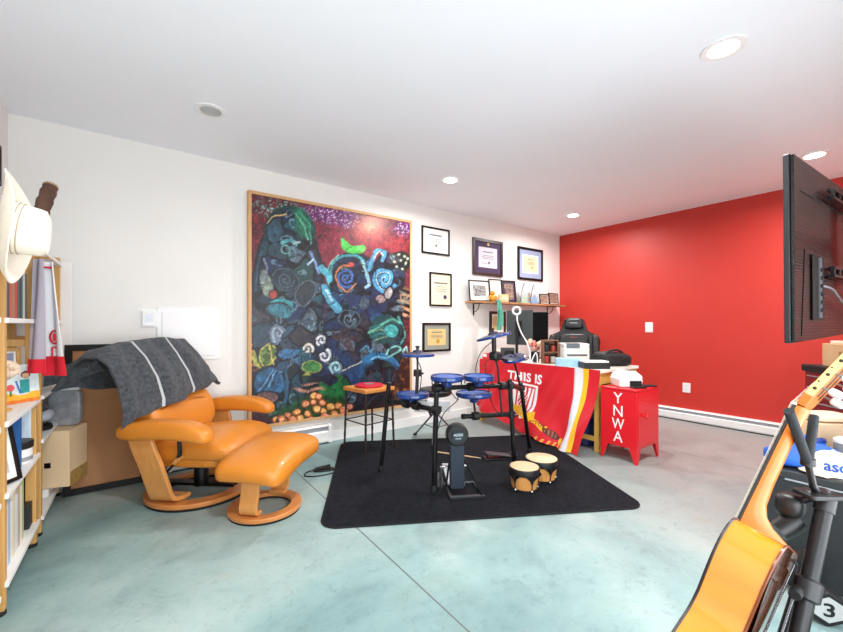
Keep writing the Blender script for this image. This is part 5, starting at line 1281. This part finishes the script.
# red locker cabinet
red_met = mat('bright red painted metal', (226,30,42), .35, coat=.2)
LX0, LX1, LY0, LY1, LZ = 3.575, 4.0, 1.665, 2.0, .668
t = thing('locker_cabinet', 'bright red metal locker cabinet on tapered legs, white letters down its side', 'cabinet', (3.79, 1.83, 0))
MB().box((LX0, LY0, .135), (LX1, LY1, LZ-.022)).build('body', red_met, t, bevel=.004)
MB().box((LX0-.004, LY0-.004, LZ-.0215), (LX1+.004, LY1+.004, LZ)).build('top', red_met, t, bevel=.005)
MB().box((LX0+.015, LY0-.006, .155), (LX1-.015, LY0, LZ-.035)).build('door', red_met, t, bevel=.003)
for sx, x in ((1, LX0), (-1, LX1)):
    for sy, y in ((1, LY0), (-1, LY1)):
        mb = MB(); k = .055; b = .022; th = .003
        mb.add([(x, y, .136), (x+sx*k*1.3, y, .136), (x+sx*b, y, .0005), (x, y, .0005), (x+sx*k*1.3, y+sy*th, .136), (x+sx*b, y+sy*th, .0005), (x+sx*th, y+sy*th, .0005), (x+sx*th, y+sy*th, .136),
                (x, y+sy*k*1.3, .136), (x, y+sy*b, .0005), (x+sx*th, y+sy*k*1.3, .136), (x+sx*th, y+sy*b, .0005)],
               [(0,1,2,3), (4,7,6,5), (1,4,5,2), (0,3,9,8), (8,9,11,10), (10,11,6,7), (3,2,5,6,11,9), (0,8,10,7,4,1)])
        mb.build('leg', red_met, t)
mb = MB().lathe([(.0, .034), (.02, .034), (.024, .028), (.022, .02), (.012, .012), (.012, 0)], (3.70, LY0-.006, .43), (0,-1,0), 20); mb.build('knob', red_met, t, smooth=True)
wl_ = mat('white letter paint', (246,244,244), .5)
for i, ch in enumerate('YNWA'):
    z = .527-.118*i; w = .085 if ch != 'W' else .115
    lettering('letter_'+ch.lower(), ch, wl_, t, (LX0, 1.835+w/2, z), (0,-1,0), (0,0,1), w, .098, .0015, .006)
# photo printer on the locker
QM = frame_M((3.755, 1.845, LZ+.0006), V((.80,-.60,0)), V((.60,.80,0)), UP) @ Matrix.Scale(.8, 4)
t = thing('photo_printer', 'compact white photo printer with a dark slot on top of the red locker', 'printer', (3.755, 1.845, LZ))
prof = [(-.13, 0), (.11, 0), (.135, .06), (.13, .13), (.06, .185), (-.04, .19), (-.11, .15), (-.14, .09)]
MB().prism(prof, .24, QM @ frame_M((0, -.11, 0), (1,0,0), (0,0,1), (0,-1,0)), -.24).build('body', white_p, t, bevel=.012, seg=3)
MB().box((-.02, -.1145, .02), (.115, -.11, .075), QM).build('output_slot', black_p, t)
MB().box((-.015, -.055, .1905), (.05, .03, .194), QM @ Matrix.Translation((-.01,0,-.004))).build('display', mat('dark display', (56,60,66), .2), t)
MB().prism(round_rect(-.075, -.13, .075, .13, .012), .014, frame_M((3.81, 1.745, LZ+.0105), V((.80,-.60,0)), V((.60,.80,0)), UP)).build('output_tray', black_p, t, bevel=.003) if False else None
MB().box((-.02, -.20, .002), (.13, -.11, .02), QM).build('paper_tray', black_p, t, bevel=.004)
tag(MB().prism(round_rect(-.075, -.05, .075, .05, .01), .012, frame_M((3.90, 1.725, LZ+.0006), V((.80,-.60,0)), V((.60,.80,0)), UP)).build('black_case', black_p, bevel=.003), 'flat black case beside the photo printer on the red locker', 'case')
# ------------------------------------------------------------------ television on its wall arm
tvx = V((1.803, -.077, .048)).normalized(); tvz = V((-.04, -1, 0)).normalized(); tvy = tvz.cross(tvx).normalized(); tvz = tvx.cross(tvy)
TW, TH_ = 1.45, .862
TM = frame_M((2.385, .432, 1.595), tvx, tvy, tvz) @ Matrix.Translation((0, -TH_/2, 0))       # x along, y up, z towards the viewer (its back)
tv_back = bpy.data.materials.new('ribbed black television back'); tv_back.use_nodes = True
nt = tv_back.node_tree; N = nt.nodes; L = nt.links; b = N['Principled BSDF']; b.inputs['Base Color'].default_value = lin((15,8,8)); b.inputs['Roughness'].default_value = .3; b.inputs['Specular IOR Level'].default_value = .3
tc = N.new('ShaderNodeTexCoord'); wv = N.new('ShaderNodeTexWave'); wv.bands_direction = 'Z'; wv.inputs['Scale'].default_value = 22
L.new(tc.outputs['Object'], wv.inputs['Vector']); bp = N.new('ShaderNodeBump'); bp.inputs['Strength'].default_value = .35; bp.inputs['Distance'].default_value = .004
L.new(wv.outputs['Fac'], bp.inputs['Height']); L.new(bp.outputs[0], b.inputs['Normal'])
t = thing('television', 'large black television seen from behind, held out on a wall arm', 'television', TM @ V((TW/2, 0, 0)))
MB().prism(round_rect(0, 0, TW, TH_, .012), .022, TM, -.034).build('bezel', mat('dark slate bezel', (30,33,38), .4), t, bevel=.003)
MB().box((.012, .012, -.0355), (TW-.012, TH_-.012, -.034), TM).build('screen', mat('dark tv screen', (5,5,7), .15), t)
MB().prism(round_rect(.006, .006, TW-.006, TH_-.006, .01), .014, TM, -.012).build('back_panel', tv_back, t, bevel=.004)
MB().prism([(.10, .03), (TW-.1, .03), (TW-.16, .44), (.16, .44)], .003, TM, .002).build('electronics_cover', tv_back, t)
o = MB().box((.25, .10, .0102), (.46, .42, .013), TM).build('port_recess', mat('dark recess', (10,9,10), .6), t)
MB().box((.35, .11, .0132), (.39, .41, .019), TM).build('port_strip', mat('grey port strip', (88,90,96), .5), o)
for k in range(6): MB().box((.358, .14+.04*k, .019), (.382, .158+.04*k, .023), TM).build('port', rubber, o)
MB().tube([TM @ V(p) for p in spline([(.37, .27, .024), (.42, .25, .05), (.62, .19, .05), (.9, .15, .05), (1.2, .05, .04)], 8)], .006, 8).build('power_lead', mat('mid grey lead', (120,112,114), .5), t, smooth=True)
MB().box((.10, .70, .002), (1.35, .705, .004), TM).build('vent_line', rubber, t)
t = thing('wall_mount', 'black articulated wall arm with a slotted plate behind the television', 'wall mount', (3.55, YF, 1.6))
for yy in (.745, .345):
    mb = MB(); mb.box((.50, yy-.028, .016), (1.20, yy-.014, .046), TM).box((.50, yy+.014, .016), (1.20, yy+.028, .046), TM)
    for x in (.50, .62, .78, .98, 1.18): mb.box((x, yy-.014, .028), (x+.02, yy+.014, .044), TM)
    mb.build('slotted_rail', black_s, t, bevel=.002)
MB().box((.86, .26, .0465), (.92, .80, .075), TM).build('upright_bar', black_s, t, bevel=.003)
c0 = TM @ V((.89, .50, .08)); c1 = V((3.05, -.05, 1.66)); c2 = V((3.62, YF+.05, 1.66))
for a, b in ((c0, c1), (c1, c2)):
    d = (b-a); M = frame_M(a, d, V((0,0,1)), d.cross(V((0,0,1))))
    MB().box((0, -.03, -.012), (d.length, .03, .012), M).build('arm_link', black_s, t, bevel=.004)
for c in (c0, c1, c2): MB().lathe([(.02, -.05), (.028, -.045), (.028, .045), (.02, .05)], c, n=16).build('pivot', black_p, t, smooth=True)
MB().box((3.50, YF+.0005, 1.46), (3.74, YF+.02, 1.86)).build('wall_plate', black_s, t, bevel=.003)

# ------------------------------------------------------------------ tool chest with a carton on it
tdx = V((-.71,-.704,0)).normalized(); tdy = V((.704,-.71,0)).normalized()
CMx = frame_M((4.84, .80, 0), tdx, tdy, UP)          # x along the front towards the camera, y into the chest
dark_red = mat('dark red enamel', (130,14,24), .3, coat=.3)
t = thing('tool_chest', 'dark red tool chest with a black top and drawers beside the red wall', 'tool chest', CMx @ V((.34, .22, 0)))
MB().box((0, 0, .09), (.68, .44, .835), CMx).build('cabinet', dark_red, t, bevel=.004)
MB().box((-.02, -.02, .836), (.70, .46, .90), CMx).build('worktop', black_p, t, bevel=.012)
z = .73
for k, h in enumerate((.095, .12, .12, .12, .16)):
    d = MB().box((.03, -.014, z-h+.095), (.65, 0, z+.088), CMx).build('drawer', dark_red, t, bevel=.003); 
    MB().box((.05, -.026, z+.066), (.63, -.014, z+.078), CMx).build('handle', chrome, d, bevel=.002)
    z -= h+.005
MB().disc(CMx @ V((.34, -.021, .868)), -tdy, .012, .003, 16).build('lock', chrome, t)
for x in (.06, .62):
    for y in (.06, .38): MB().lathe([(0, -.02), (.044, -.018), (.044, .018), (0, .02)], CMx @ V((x, y, .045)), tdx, 18).build('castor', rubber, t, smooth=True)
t = thing('cardboard_box', 'kraft cardboard carton on top of the red tool chest', 'box', CMx @ V((.34, .2, .90)))
MB().box((.14, .03, .901), (.52, .36, 1.09), CMx).build('carton', mat('tan carton', (212,172,128), .8, var=.05), t, bevel=.003)
MB().box((.14, .18, 1.0902), (.52, .23, 1.0915), CMx).build('tape', mat('parcel tape', (184,146,100), .35), t)
MB().box((.30, .0285, .985), (.345, .03, 1.03), CMx).build('printed_mark', mat('brown carton print', (160,122,84), .7), t)
tag(MB().box((.18, .06, 1.0925), (.46, .30, 1.115), CMx).build('envelope_stack', mat('pale envelopes', (226,214,196), .7), bevel=.003), 'flat stack of pale envelopes on the carton above the tool chest', 'envelopes')

# ------------------------------------------------------------------ black trunk and what lies on it
t = thing('footlocker', 'large black storage trunk at the right edge, blue bag and white cap on it', 'trunk', (3.1, .2, 0))
MB().box((2.6, -.28, .012), (3.62, .585, .49), None).build('trunk_body', mat('charcoal trunk', (36,38,41), .55), t, bevel=.006)
MB().box((2.592, -.288, .4905), (3.628, .593, .53), None).build('lid', mat('charcoal lid', (44,46,49), .5), t, bevel=.006)
MB().box((2.588, -.20, .484), (2.5915, .50, .492), None).build('lid_trim', grey_m, t)
for x, y in ((2.64, -.24), (3.58, -.24), (2.64, .545), (3.58, .545)): MB().lathe([(.025, .0005), (.025, .012)], (x, y, 0), n=14).build('foot', rubber, t)
TZ = .5305
blue_f = mat('bright blue fabric', (30,92,190), .7, var=.2, vscale=10, bump=.5, bscale=18); blue_d = mat('deep blue fabric', (22,52,132), .7, var=.2, vscale=10)
t = thing('blue_bag', 'bright blue soft bag lying on the black trunk behind the guitar neck', 'bag', (2.77, .47, TZ))
MB().cushion(.17, .085, .045, frame_M((2.77, .465, TZ+.046), V((.80,-.60,0)), V((.60,.80,0)), UP), .6, warp=lambda p: [p[0], p[1], p[2]+.02*math.sin(p[0]*22)*max(0, p[2]*20)]).build('bag_body', blue_f, t, smooth=True)
MB().cushion(.09, .07, .05, frame_M((2.95, .50, TZ+.06), V((.70,-.70,0)), V((.7,.7,0)), UP), .6).build('bag_flap', blue_f, t, smooth=True)
MB().tube(spline([(2.84, .44, TZ+.10), (2.90, .42, TZ+.115), (2.98, .42, TZ+.09), (3.02, .45, TZ+.05)], 6), .012, 8).build('handle', blue_d, t, smooth=True)
capm = mat('off white cap cotton', (236,230,218), .8, bump=.2, bscale=200)
cc = V((2.725, .352, TZ)); t = thing('baseball_cap', 'off white baseball cap with blue lettering on the black trunk', 'cap', cc)
MB().lathe([(.088, .002), (.09, .02), (.088, .045), (.075, .075), (.045, .098), (0, .106)], cc, n=32).build('crown', capm, t, smooth=True)
bd = V((-.80, .50, 0)).normalized(); bx = V((-bd.y, bd.x, 0))
MB().sheet(lambda u, v: cc+bd*(.08+.075*v*math.sin(PI*(.12+.76*u)))+bx*(.085*(2*u-1)*(1-.25*v))+UP*(.012-.008*v+.012*(1-(2*u-1)**2)*0+.01*(1-abs(2*u-1))), 20, 6, .004).build('brim', mat('beige brim', (226,208,180), .8), t, smooth=True)
MB().ball(cc+V((0,0,.107)), .008, 8).build('button', capm, t, smooth=True)
vs, fs, tw, th = text_mesh('asc', 1, 1, .02)
ld_ = V((-.93, -.2, 0)).normalized(); a0 = math.atan2(ld_.y, ld_.x)
mb = MB(); L0 = .075; hh = .035
def capP(x, y): 
    ang = a0+(x-L0/2)/.088; zz = .028+y
    r = .0895-.004*max(0, (zz-.045)/.03); return cc+V((r*math.cos(ang), r*math.sin(ang), zz))
mb.add([capP(v.x*L0/tw, v.y*hh/th)+(capP(v.x*L0/tw, v.y*hh/th)-cc).normalized()*.003 for v in vs], fs); mb.build('cap_letters', mat('blue embroidery', (30,80,170), .7), t)
tag(MB().box((-.14, -.11, 0), (.14, .11, .145), frame_M((3.36, .47, TZ), V((.80,-.60,0)), V((.60,.80,0)), UP)).build('kraft_carton', mat('beige carton', (220,190,156), .8, var=.05), bevel=.003), 'beige carton at the back of the black trunk', 'box')
tag(MB().cushion(.13, .10, .02, frame_M((3.36, .47, TZ+.167), V((.80,-.60,0)), V((.60,.80,0)), UP), .5).build('folded_shirt', mat('cream folded cloth', (228,204,176), .9, bump=.3, bscale=40), smooth=True), 'cream folded cloth on the beige carton', 'cloth')
t = thing('grey_canister', 'round grey canister with a white lid between cap and carton on the trunk', 'canister', (3.06, .33, TZ))
MB().lathe([(.06, .001), (.065, .01), (.065, .085), (.06, .09)], (3.06, .33, TZ), n=26).build('canister_body', mat('mid grey canister', (140,142,146), .5), t, smooth=True)
MB().lathe([(.066, .09), (.066, .105), (.05, .115), (0, .116)], (3.06, .33, TZ), n=26).build('lid', white_p, t, smooth=True)

# ------------------------------------------------------------------ classical guitar on a stand
def cw(r, u, f): return RV*r+UP*u+FV*f
def at(x, y, d): return V((0,0,1.25))+cw((x-421.5)/389.6*d, (324.75-y)/389.6*d, d)
ga = cw(.50, .86, .08).normalized()
vd = cw(.80, -.50, 1).normalized()
n0 = ga.cross(vd).normalized()
if n0.dot(RV) > 0: n0 = -n0
gn = (n0+vd*GBACK); gn = (gn-ga*gn.dot(ga)).normalized(); gb = ga.cross(gn).normalized()
GJ = at(742, 523, .97)
GM_ = frame_M(GJ, gb, ga, gn)                   # x across, y towards the head, z out of the sound board
gt = thing('classical_guitar', 'classical guitar with glossy orange sides leaning on a black stand, nearest the camera', 'guitar', GM_ @ V((0, -.485, -.05)))
gbody = mat('glossy orange guitar wood', (206,124,24), .14, var=.1, vscale=3, stretch=(2,2,12), coat=.8)
gtop = mat('spruce sound board', (226,170,92), .25, var=.06, stretch=(30,1,1), coat=.5)
gneck = mat('orange mahogany neck', (188,100,20), .4, var=.1, vscale=5, stretch=(6,1,6), coat=.15)
ebony = mat('dark ebony', (26,20,18), .35)
prof = [(0, -.001), (.10, -.004), (.138, -.04), (.143, -.09), (.132, -.14), (.118, -.19), (.122, -.23), (.150, -.28), (.178, -.34), (.184, -.385), (.165, -.435), (.11, -.472), (.04, -.485), (0, -.486)]
half = spline([(a, b, 0) for a, b in prof], 6)
outl = [(p.x, p.y) for p in half]+[(-p.x, p.y) for p in half[-2:0:-1]]
no = len(outl); DEP = .096
def arch(x, y): return -DEP-.014*(1-(x/.19)**2)*(1-((y+.26)/.27)**2)
mb = MB(); vs = []; rows = 5
for k in range(rows+1):
    for (x, y) in outl: vs.append((x, y, -.004-(DEP-.006)*k/rows))
fs = [(k*no+i, k*no+(i+1) % no, (k+1)*no+(i+1) % no, (k+1)*no+i) for k in range(rows) for i in range(no)]
mb.add(vs, fs, GM_).build('body_side', gbody, gt, smooth=True, angle=50)
def plate_mesh(zf, th):
    mb = MB(); R = 7; vs = []; fs = []
    for k in range(R+1):
        f = 1-k/R if k < R else .001
        for (x, y) in outl:
            X, Y = x*f, -.26+(y+.26)*f; vs.append((X, Y, zf(X, Y)))
    for k in range(R):
        for i in range(no): fs.append((k*no+i, k*no+(i+1) % no, (k+1)*no+(i+1) % no, (k+1)*no+i))
    mb.add(vs, fs, GM_); n2 = len(vs)
    return mb
plate_mesh(lambda x, y: 0, 0).build('sound_board', gtop, gt, smooth=True, angle=50)
plate_mesh(lambda x, y: arch(x, y), 0).build('back', mat('glossy dark rosewood back', (92,52,30), .08, var=.3, vscale=5, stretch=(12,1,1), coat=1), gt, smooth=True, angle=50)
MB().tube([GM_ @ V((x*1.004, y, -.002)) for x, y in outl], .0032, 6, closed=True).build('front_binding', ebony, gt, smooth=True)
MB().tube([GM_ @ V((x*1.004, y, -DEP+.001)) for x, y in outl], .003, 6, closed=True).build('rear_binding', mat('brown binding', (110,52,20), .3), gt, smooth=True)
mb = MB(); mb.ring(0, .043, .056, GM_ @ Matrix.Translation((0, -.14, 0)), 40, .0004, .0012); mb.build('rosette', mat('rosette inlay', (120,60,30), .4, var=.5, vscale=80), gt)
MB().disc(GM_ @ V((0, -.14, .0006)), gn, .043, .0006, 36).build('sound_hole', rubber, gt)
MB().box((-.095, -.385, .0003), (.095, -.355, .009), GM_).build('bridge', ebony, gt, bevel=.002)
# neck: rounded section that swells into the heel
secs = [(.0, .060, .094, .45), (.010, .060, .076, .5), (.022, .060, .054, .62), (.04, .0595, .036, .8), (.065, .059, .026, 1), (.12, .058, .022, 1), (.22, .055, .0205, 1), (.30, .0525, .023, 1), (.325, .052, .024, 1)]
vs = []; nn = 14; fs = []
for (s, w, d, kk) in secs:
    for i in range(nn+1):
        a = PI*i/nn; cx_ = math.cos(a); sy_ = math.sin(a)
        ww = w/2*(kk+(1-kk)*(1-sy_)**.7) if kk < 1 else w/2
        vs.append((cx_*ww, s, -.0005-d*sy_**.7))
for k in range(len(secs)-1):
    for i in range(nn): fs.append((k*(nn+1)+i, k*(nn+1)+i+1, (k+1)*(nn+1)+i+1, (k+1)*(nn+1)+i))
    fs.append((k*(nn+1)+nn, k*(nn+1), (k+1)*(nn+1), (k+1)*(nn+1)+nn))
fs.append(tuple(range(nn, -1, -1))); fs.append(tuple(range((len(secs)-1)*(nn+1), len(secs)*(nn+1))))
MB().add(vs, fs, GM_).build('neck', gneck, gt, smooth=True, angle=50)
mb = MB(); mb.add([(-.031, -.10, .0008), (.031, -.10, .0008), (.026, .325, .0008), (-.026, .325, .0008), (-.031, -.10, .007), (.031, -.10, .007), (.026, .325, .007), (-.026, .325, .007)], [(0,3,2,1),(4,5,6,7),(0,1,5,4),(1,2,6,5),(2,3,7,6),(3,0,4,7)], GM_); mb.build('fretboard', ebony, gt, bevel=.001)
for k in range(1, 13):
    y = .325-.65*(1-2**(-k/12)); w = .026+.005*(.325-y)/.425
    MB().box((-w, y-.001, .007), (w, y+.001, .0082), GM_).build('fret', steel, gt)
MB().box((-.026, .3255, .0005), (.026, .331, .011), GM_).build('nut', mat('bone nut', (236,226,200), .4), gt)
HT = GM_ @ Matrix.Translation((0, .331, .003)) @ Matrix.Rotation(math.radians(-14), 4, 'X')
hd = [(-.026, 0), (.026, 0), (.035, .025), (.036, .16), (.028, .185), (.012, .178), (0, .19), (-.012, .178), (-.028, .185), (-.036, .16), (-.035, .025)]
mb = MB(); mb.prism(hd, .02, HT, -.02); mb.build('headstock', gneck, gt, bevel=.002)
for s in (-1, 1):
    p = MB().box((s*.0355-.001, .03, -.0185), (s*.0355+.001, .158, -.0015), HT).build('tuner_plate', mat('cream gold tuner plate', (236,200,128), .3, metal=.4), gt)
    for k in range(3):
        y = .05+.044*k
        MB().disc(HT @ V((s*.0375, y, -.01)), HT.to_3x3() @ V((s,0,0)), .004, .003, 12).build('gear_screw', ebony, p)
        MB().disc(HT @ V((s*.0375, y+.02, -.006)), HT.to_3x3() @ V((s,0,0)), .002, .002, 10).build('small_screw', ebony, p)
        MB().tube([HT @ V((s*.034, y+.01, -.02)), HT @ V((s*.034, y+.01, -.034))], .0028, 8).build('tuner_shaft', steel, p)
        MB().cushion(.012, .0085, .013, HT @ Matrix.Translation((s*.034, y+.01, -.046)), .5).build('tuner_button', white_p, p, smooth=True)
    MB().box((s*.013-.006, .04, -.0205), (s*.013+.006, .15, .0005), HT).build('string_slot', ebony, gt)
for k in range(6):
    x = -.0215+.0086*k
    MB().tube([GM_ @ V((x*1.25, -.37, .0105)), GM_ @ V((x, .328, .0118)), HT @ V((x*.7, .06+.03*(k % 3), .0005))], .0006, 5).build('string', mat('nylon string', (220,214,200), .3), gt)
# stand
st = thing('guitar_stand', 'black tubular guitar stand with a padded fork holding the guitar neck', 'stand', (1.6, .25, 0))
apex = at(808, 463, .985)
foam = mat('black foam sleeve', (30,34,38), .8, bump=.2, bscale=120)
for p, q in (((789, 411), .925), ((814, 416), 1.03)):
    e = at(p[0], p[1], q); MB().tube(spline([apex, lerp(apex, e, .25), lerp(apex, e, .6), e], 5), .0105, 12).build('fork_arm', foam, st, smooth=True)
pl = at(818, 494, .985)
MB().tube([apex, at(813, 486, .985), pl], .008, 10).build('neck_rod', black_s, st, smooth=True)
MB().tube([apex-UP*.006, apex+UP*.012], .015, 12).build('fork_joint', black_p, st, smooth=True)
MB().prism(round_rect(-.042, -.03, .042, .03, .01), .012, frame_M(pl-UP*.006, RV, FV, UP)).build('head_plate', black_p, st, bevel=.003)
for s in (-.025, .025): MB().disc(pl+RV*s+UP*.0075, UP, .005, .003, 12).build('bolt', steel, st)
a0_, a1_ = at(826, 500, .975), at(797, 640, .90)
dd = a1_-a0_; foot = a0_+dd*((a0_.z-.05)/-dd.z)
MB().tube([a0_, lerp(a0_, foot, .45)], .0175, 16).build('upper_tube', black_s, st, smooth=True)
MB().tube([lerp(a0_, foot, .12), foot], .0145, 16).build('lower_tube', black_p, st, smooth=True)
MB().tube([a0_-dd.normalized()*.012, a0_+dd.normalized()*.03], .0205, 16).build('top_collar', black_p, st, smooth=True)
k0 = lerp(a0_, foot, .25); x_, y_, _ = basis(dd)
MB().lathe([(.019, -.025), (.026, -.02), (.026, .02), (.019, .025)], k0, dd, 16).build('height_collar', black_p, st, smooth=True)
MB().tube([k0-RV*.02, k0-RV*.05-FV*.02], .012, 12).build('height_knob', rubber, st, smooth=True)
kn = at(790, 505, 1.02)
MB().cushion(.032, .03, .03, Matrix.Translation(kn), .7).build('clutch_knob', black_p, st, smooth=True)
MB().lathe([(.0, -.03), (.024, -.028), (.026, 0), (.024, .028), (0, .03)], at(788, 526, 1.01), V((.5,-.5,.5)), 16).build('clutch_barrel', black_p, st, smooth=True)
MB().tube([kn, at(788, 526, 1.01)], .014, 10).build('clutch_link', black_s, st, smooth=True)
MB().tube([kn, pl-UP*.004], .010, 10).build('clutch_rod', black_s, st, smooth=True)
for a in (.6, 2.7, 4.8):
    e = foot+V((.30*math.cos(a), .30*math.sin(a), -.036)); l = MB().tube([foot+UP*.12, lerp(foot+UP*.12, e, .5)+UP*.01, e], .011, 10).build('leg', black_s, st, smooth=True)
    MB().ball(e, .0138, 10).build('rubber_foot', rubber, l, smooth=True)
# lower cradle arms that carry the body
cr0 = GM_ @ V((0, -.50, -.05)); 
for s in (-.09, .09):
    e = GM_ @ V((s, -.498, .02)); m = GM_ @ V((s, -.50, -.115))
    MB().tube([lerp(a0_, foot, .72), m, GM_ @ V((s, -.503, -.05)), e, e+ga*.03], .009, 10).build('cradle_arm', foam, st, smooth=True)
# folded microphone stand tube beside it
b0, b1 = at(809, 560, 1.06), at(781, 650, 1.0); d2 = b1-b0; f2 = b0+d2*((b0.z-.012)/-d2.z)
t = thing('folded_stand', 'folded black stand with a silver strip behind the guitar stand tube', 'stand', f2-UP*.011)
MB().tube([b0, f2], .016, 14).build('tube', black_s, t, smooth=True)
MB().tube([b0-RV*.018-FV*.006, lerp(b0, f2, .5)-RV*.018-FV*.006], .003, 8).build('silver_strip', chrome, t, smooth=True)
MB().lathe([(.016, -.02), (.024, -.015), (.024, .02), (.016, .03)], b0, d2, 14).build('collar', black_p, t, smooth=True)
MB().lathe([(.09, -.011), (.095, -.004), (.05, .006), (.018, .02)], f2, n=24).build('base', rubber, t, smooth=True)
# dumbbell
DM = frame_M((2.43, .385, .075), V((-.85,-.5,0)), V((.5,-.85,0)), UP)
t = thing('dumbbell', 'black hexagonal dumbbell with pale end faces on the floor by the trunk', 'dumbbell', (2.43, .385, 0))
hexp = [(.074*math.cos(PI/6+PI/3*k)*1.0, .074*math.sin(PI/6+PI/3*k)) for k in range(6)]
hx = DM @ frame_M((0,0,0), V((0,1,0)), V((0,0,1)), V((1,0,0)))
for z in (-.15, .07):
    h = MB().prism(hexp, .08, hx, z).build('hex_head', rubber, t, bevel=.008)
    fz = z+.08 if z > 0 else z-.002
    MB().prism([(x*.72, y*.72) for x, y in hexp], .002, hx, fz).build('end_face', mat('pale grey face', (176,178,178), .45), h)
MB().tube([hx @ V((0,0,-.07)), hx @ V((0,0,.07))], .016, 14).build('handle', chrome, t, smooth=True)
hb = hx.to_3x3()
lettering('face_number', '3', rubber, t, hx @ V((-.018, -.028, .1522)), hb @ V((1,0,0)), hb @ V((0,1,0)), .036, .056, .001, .02)
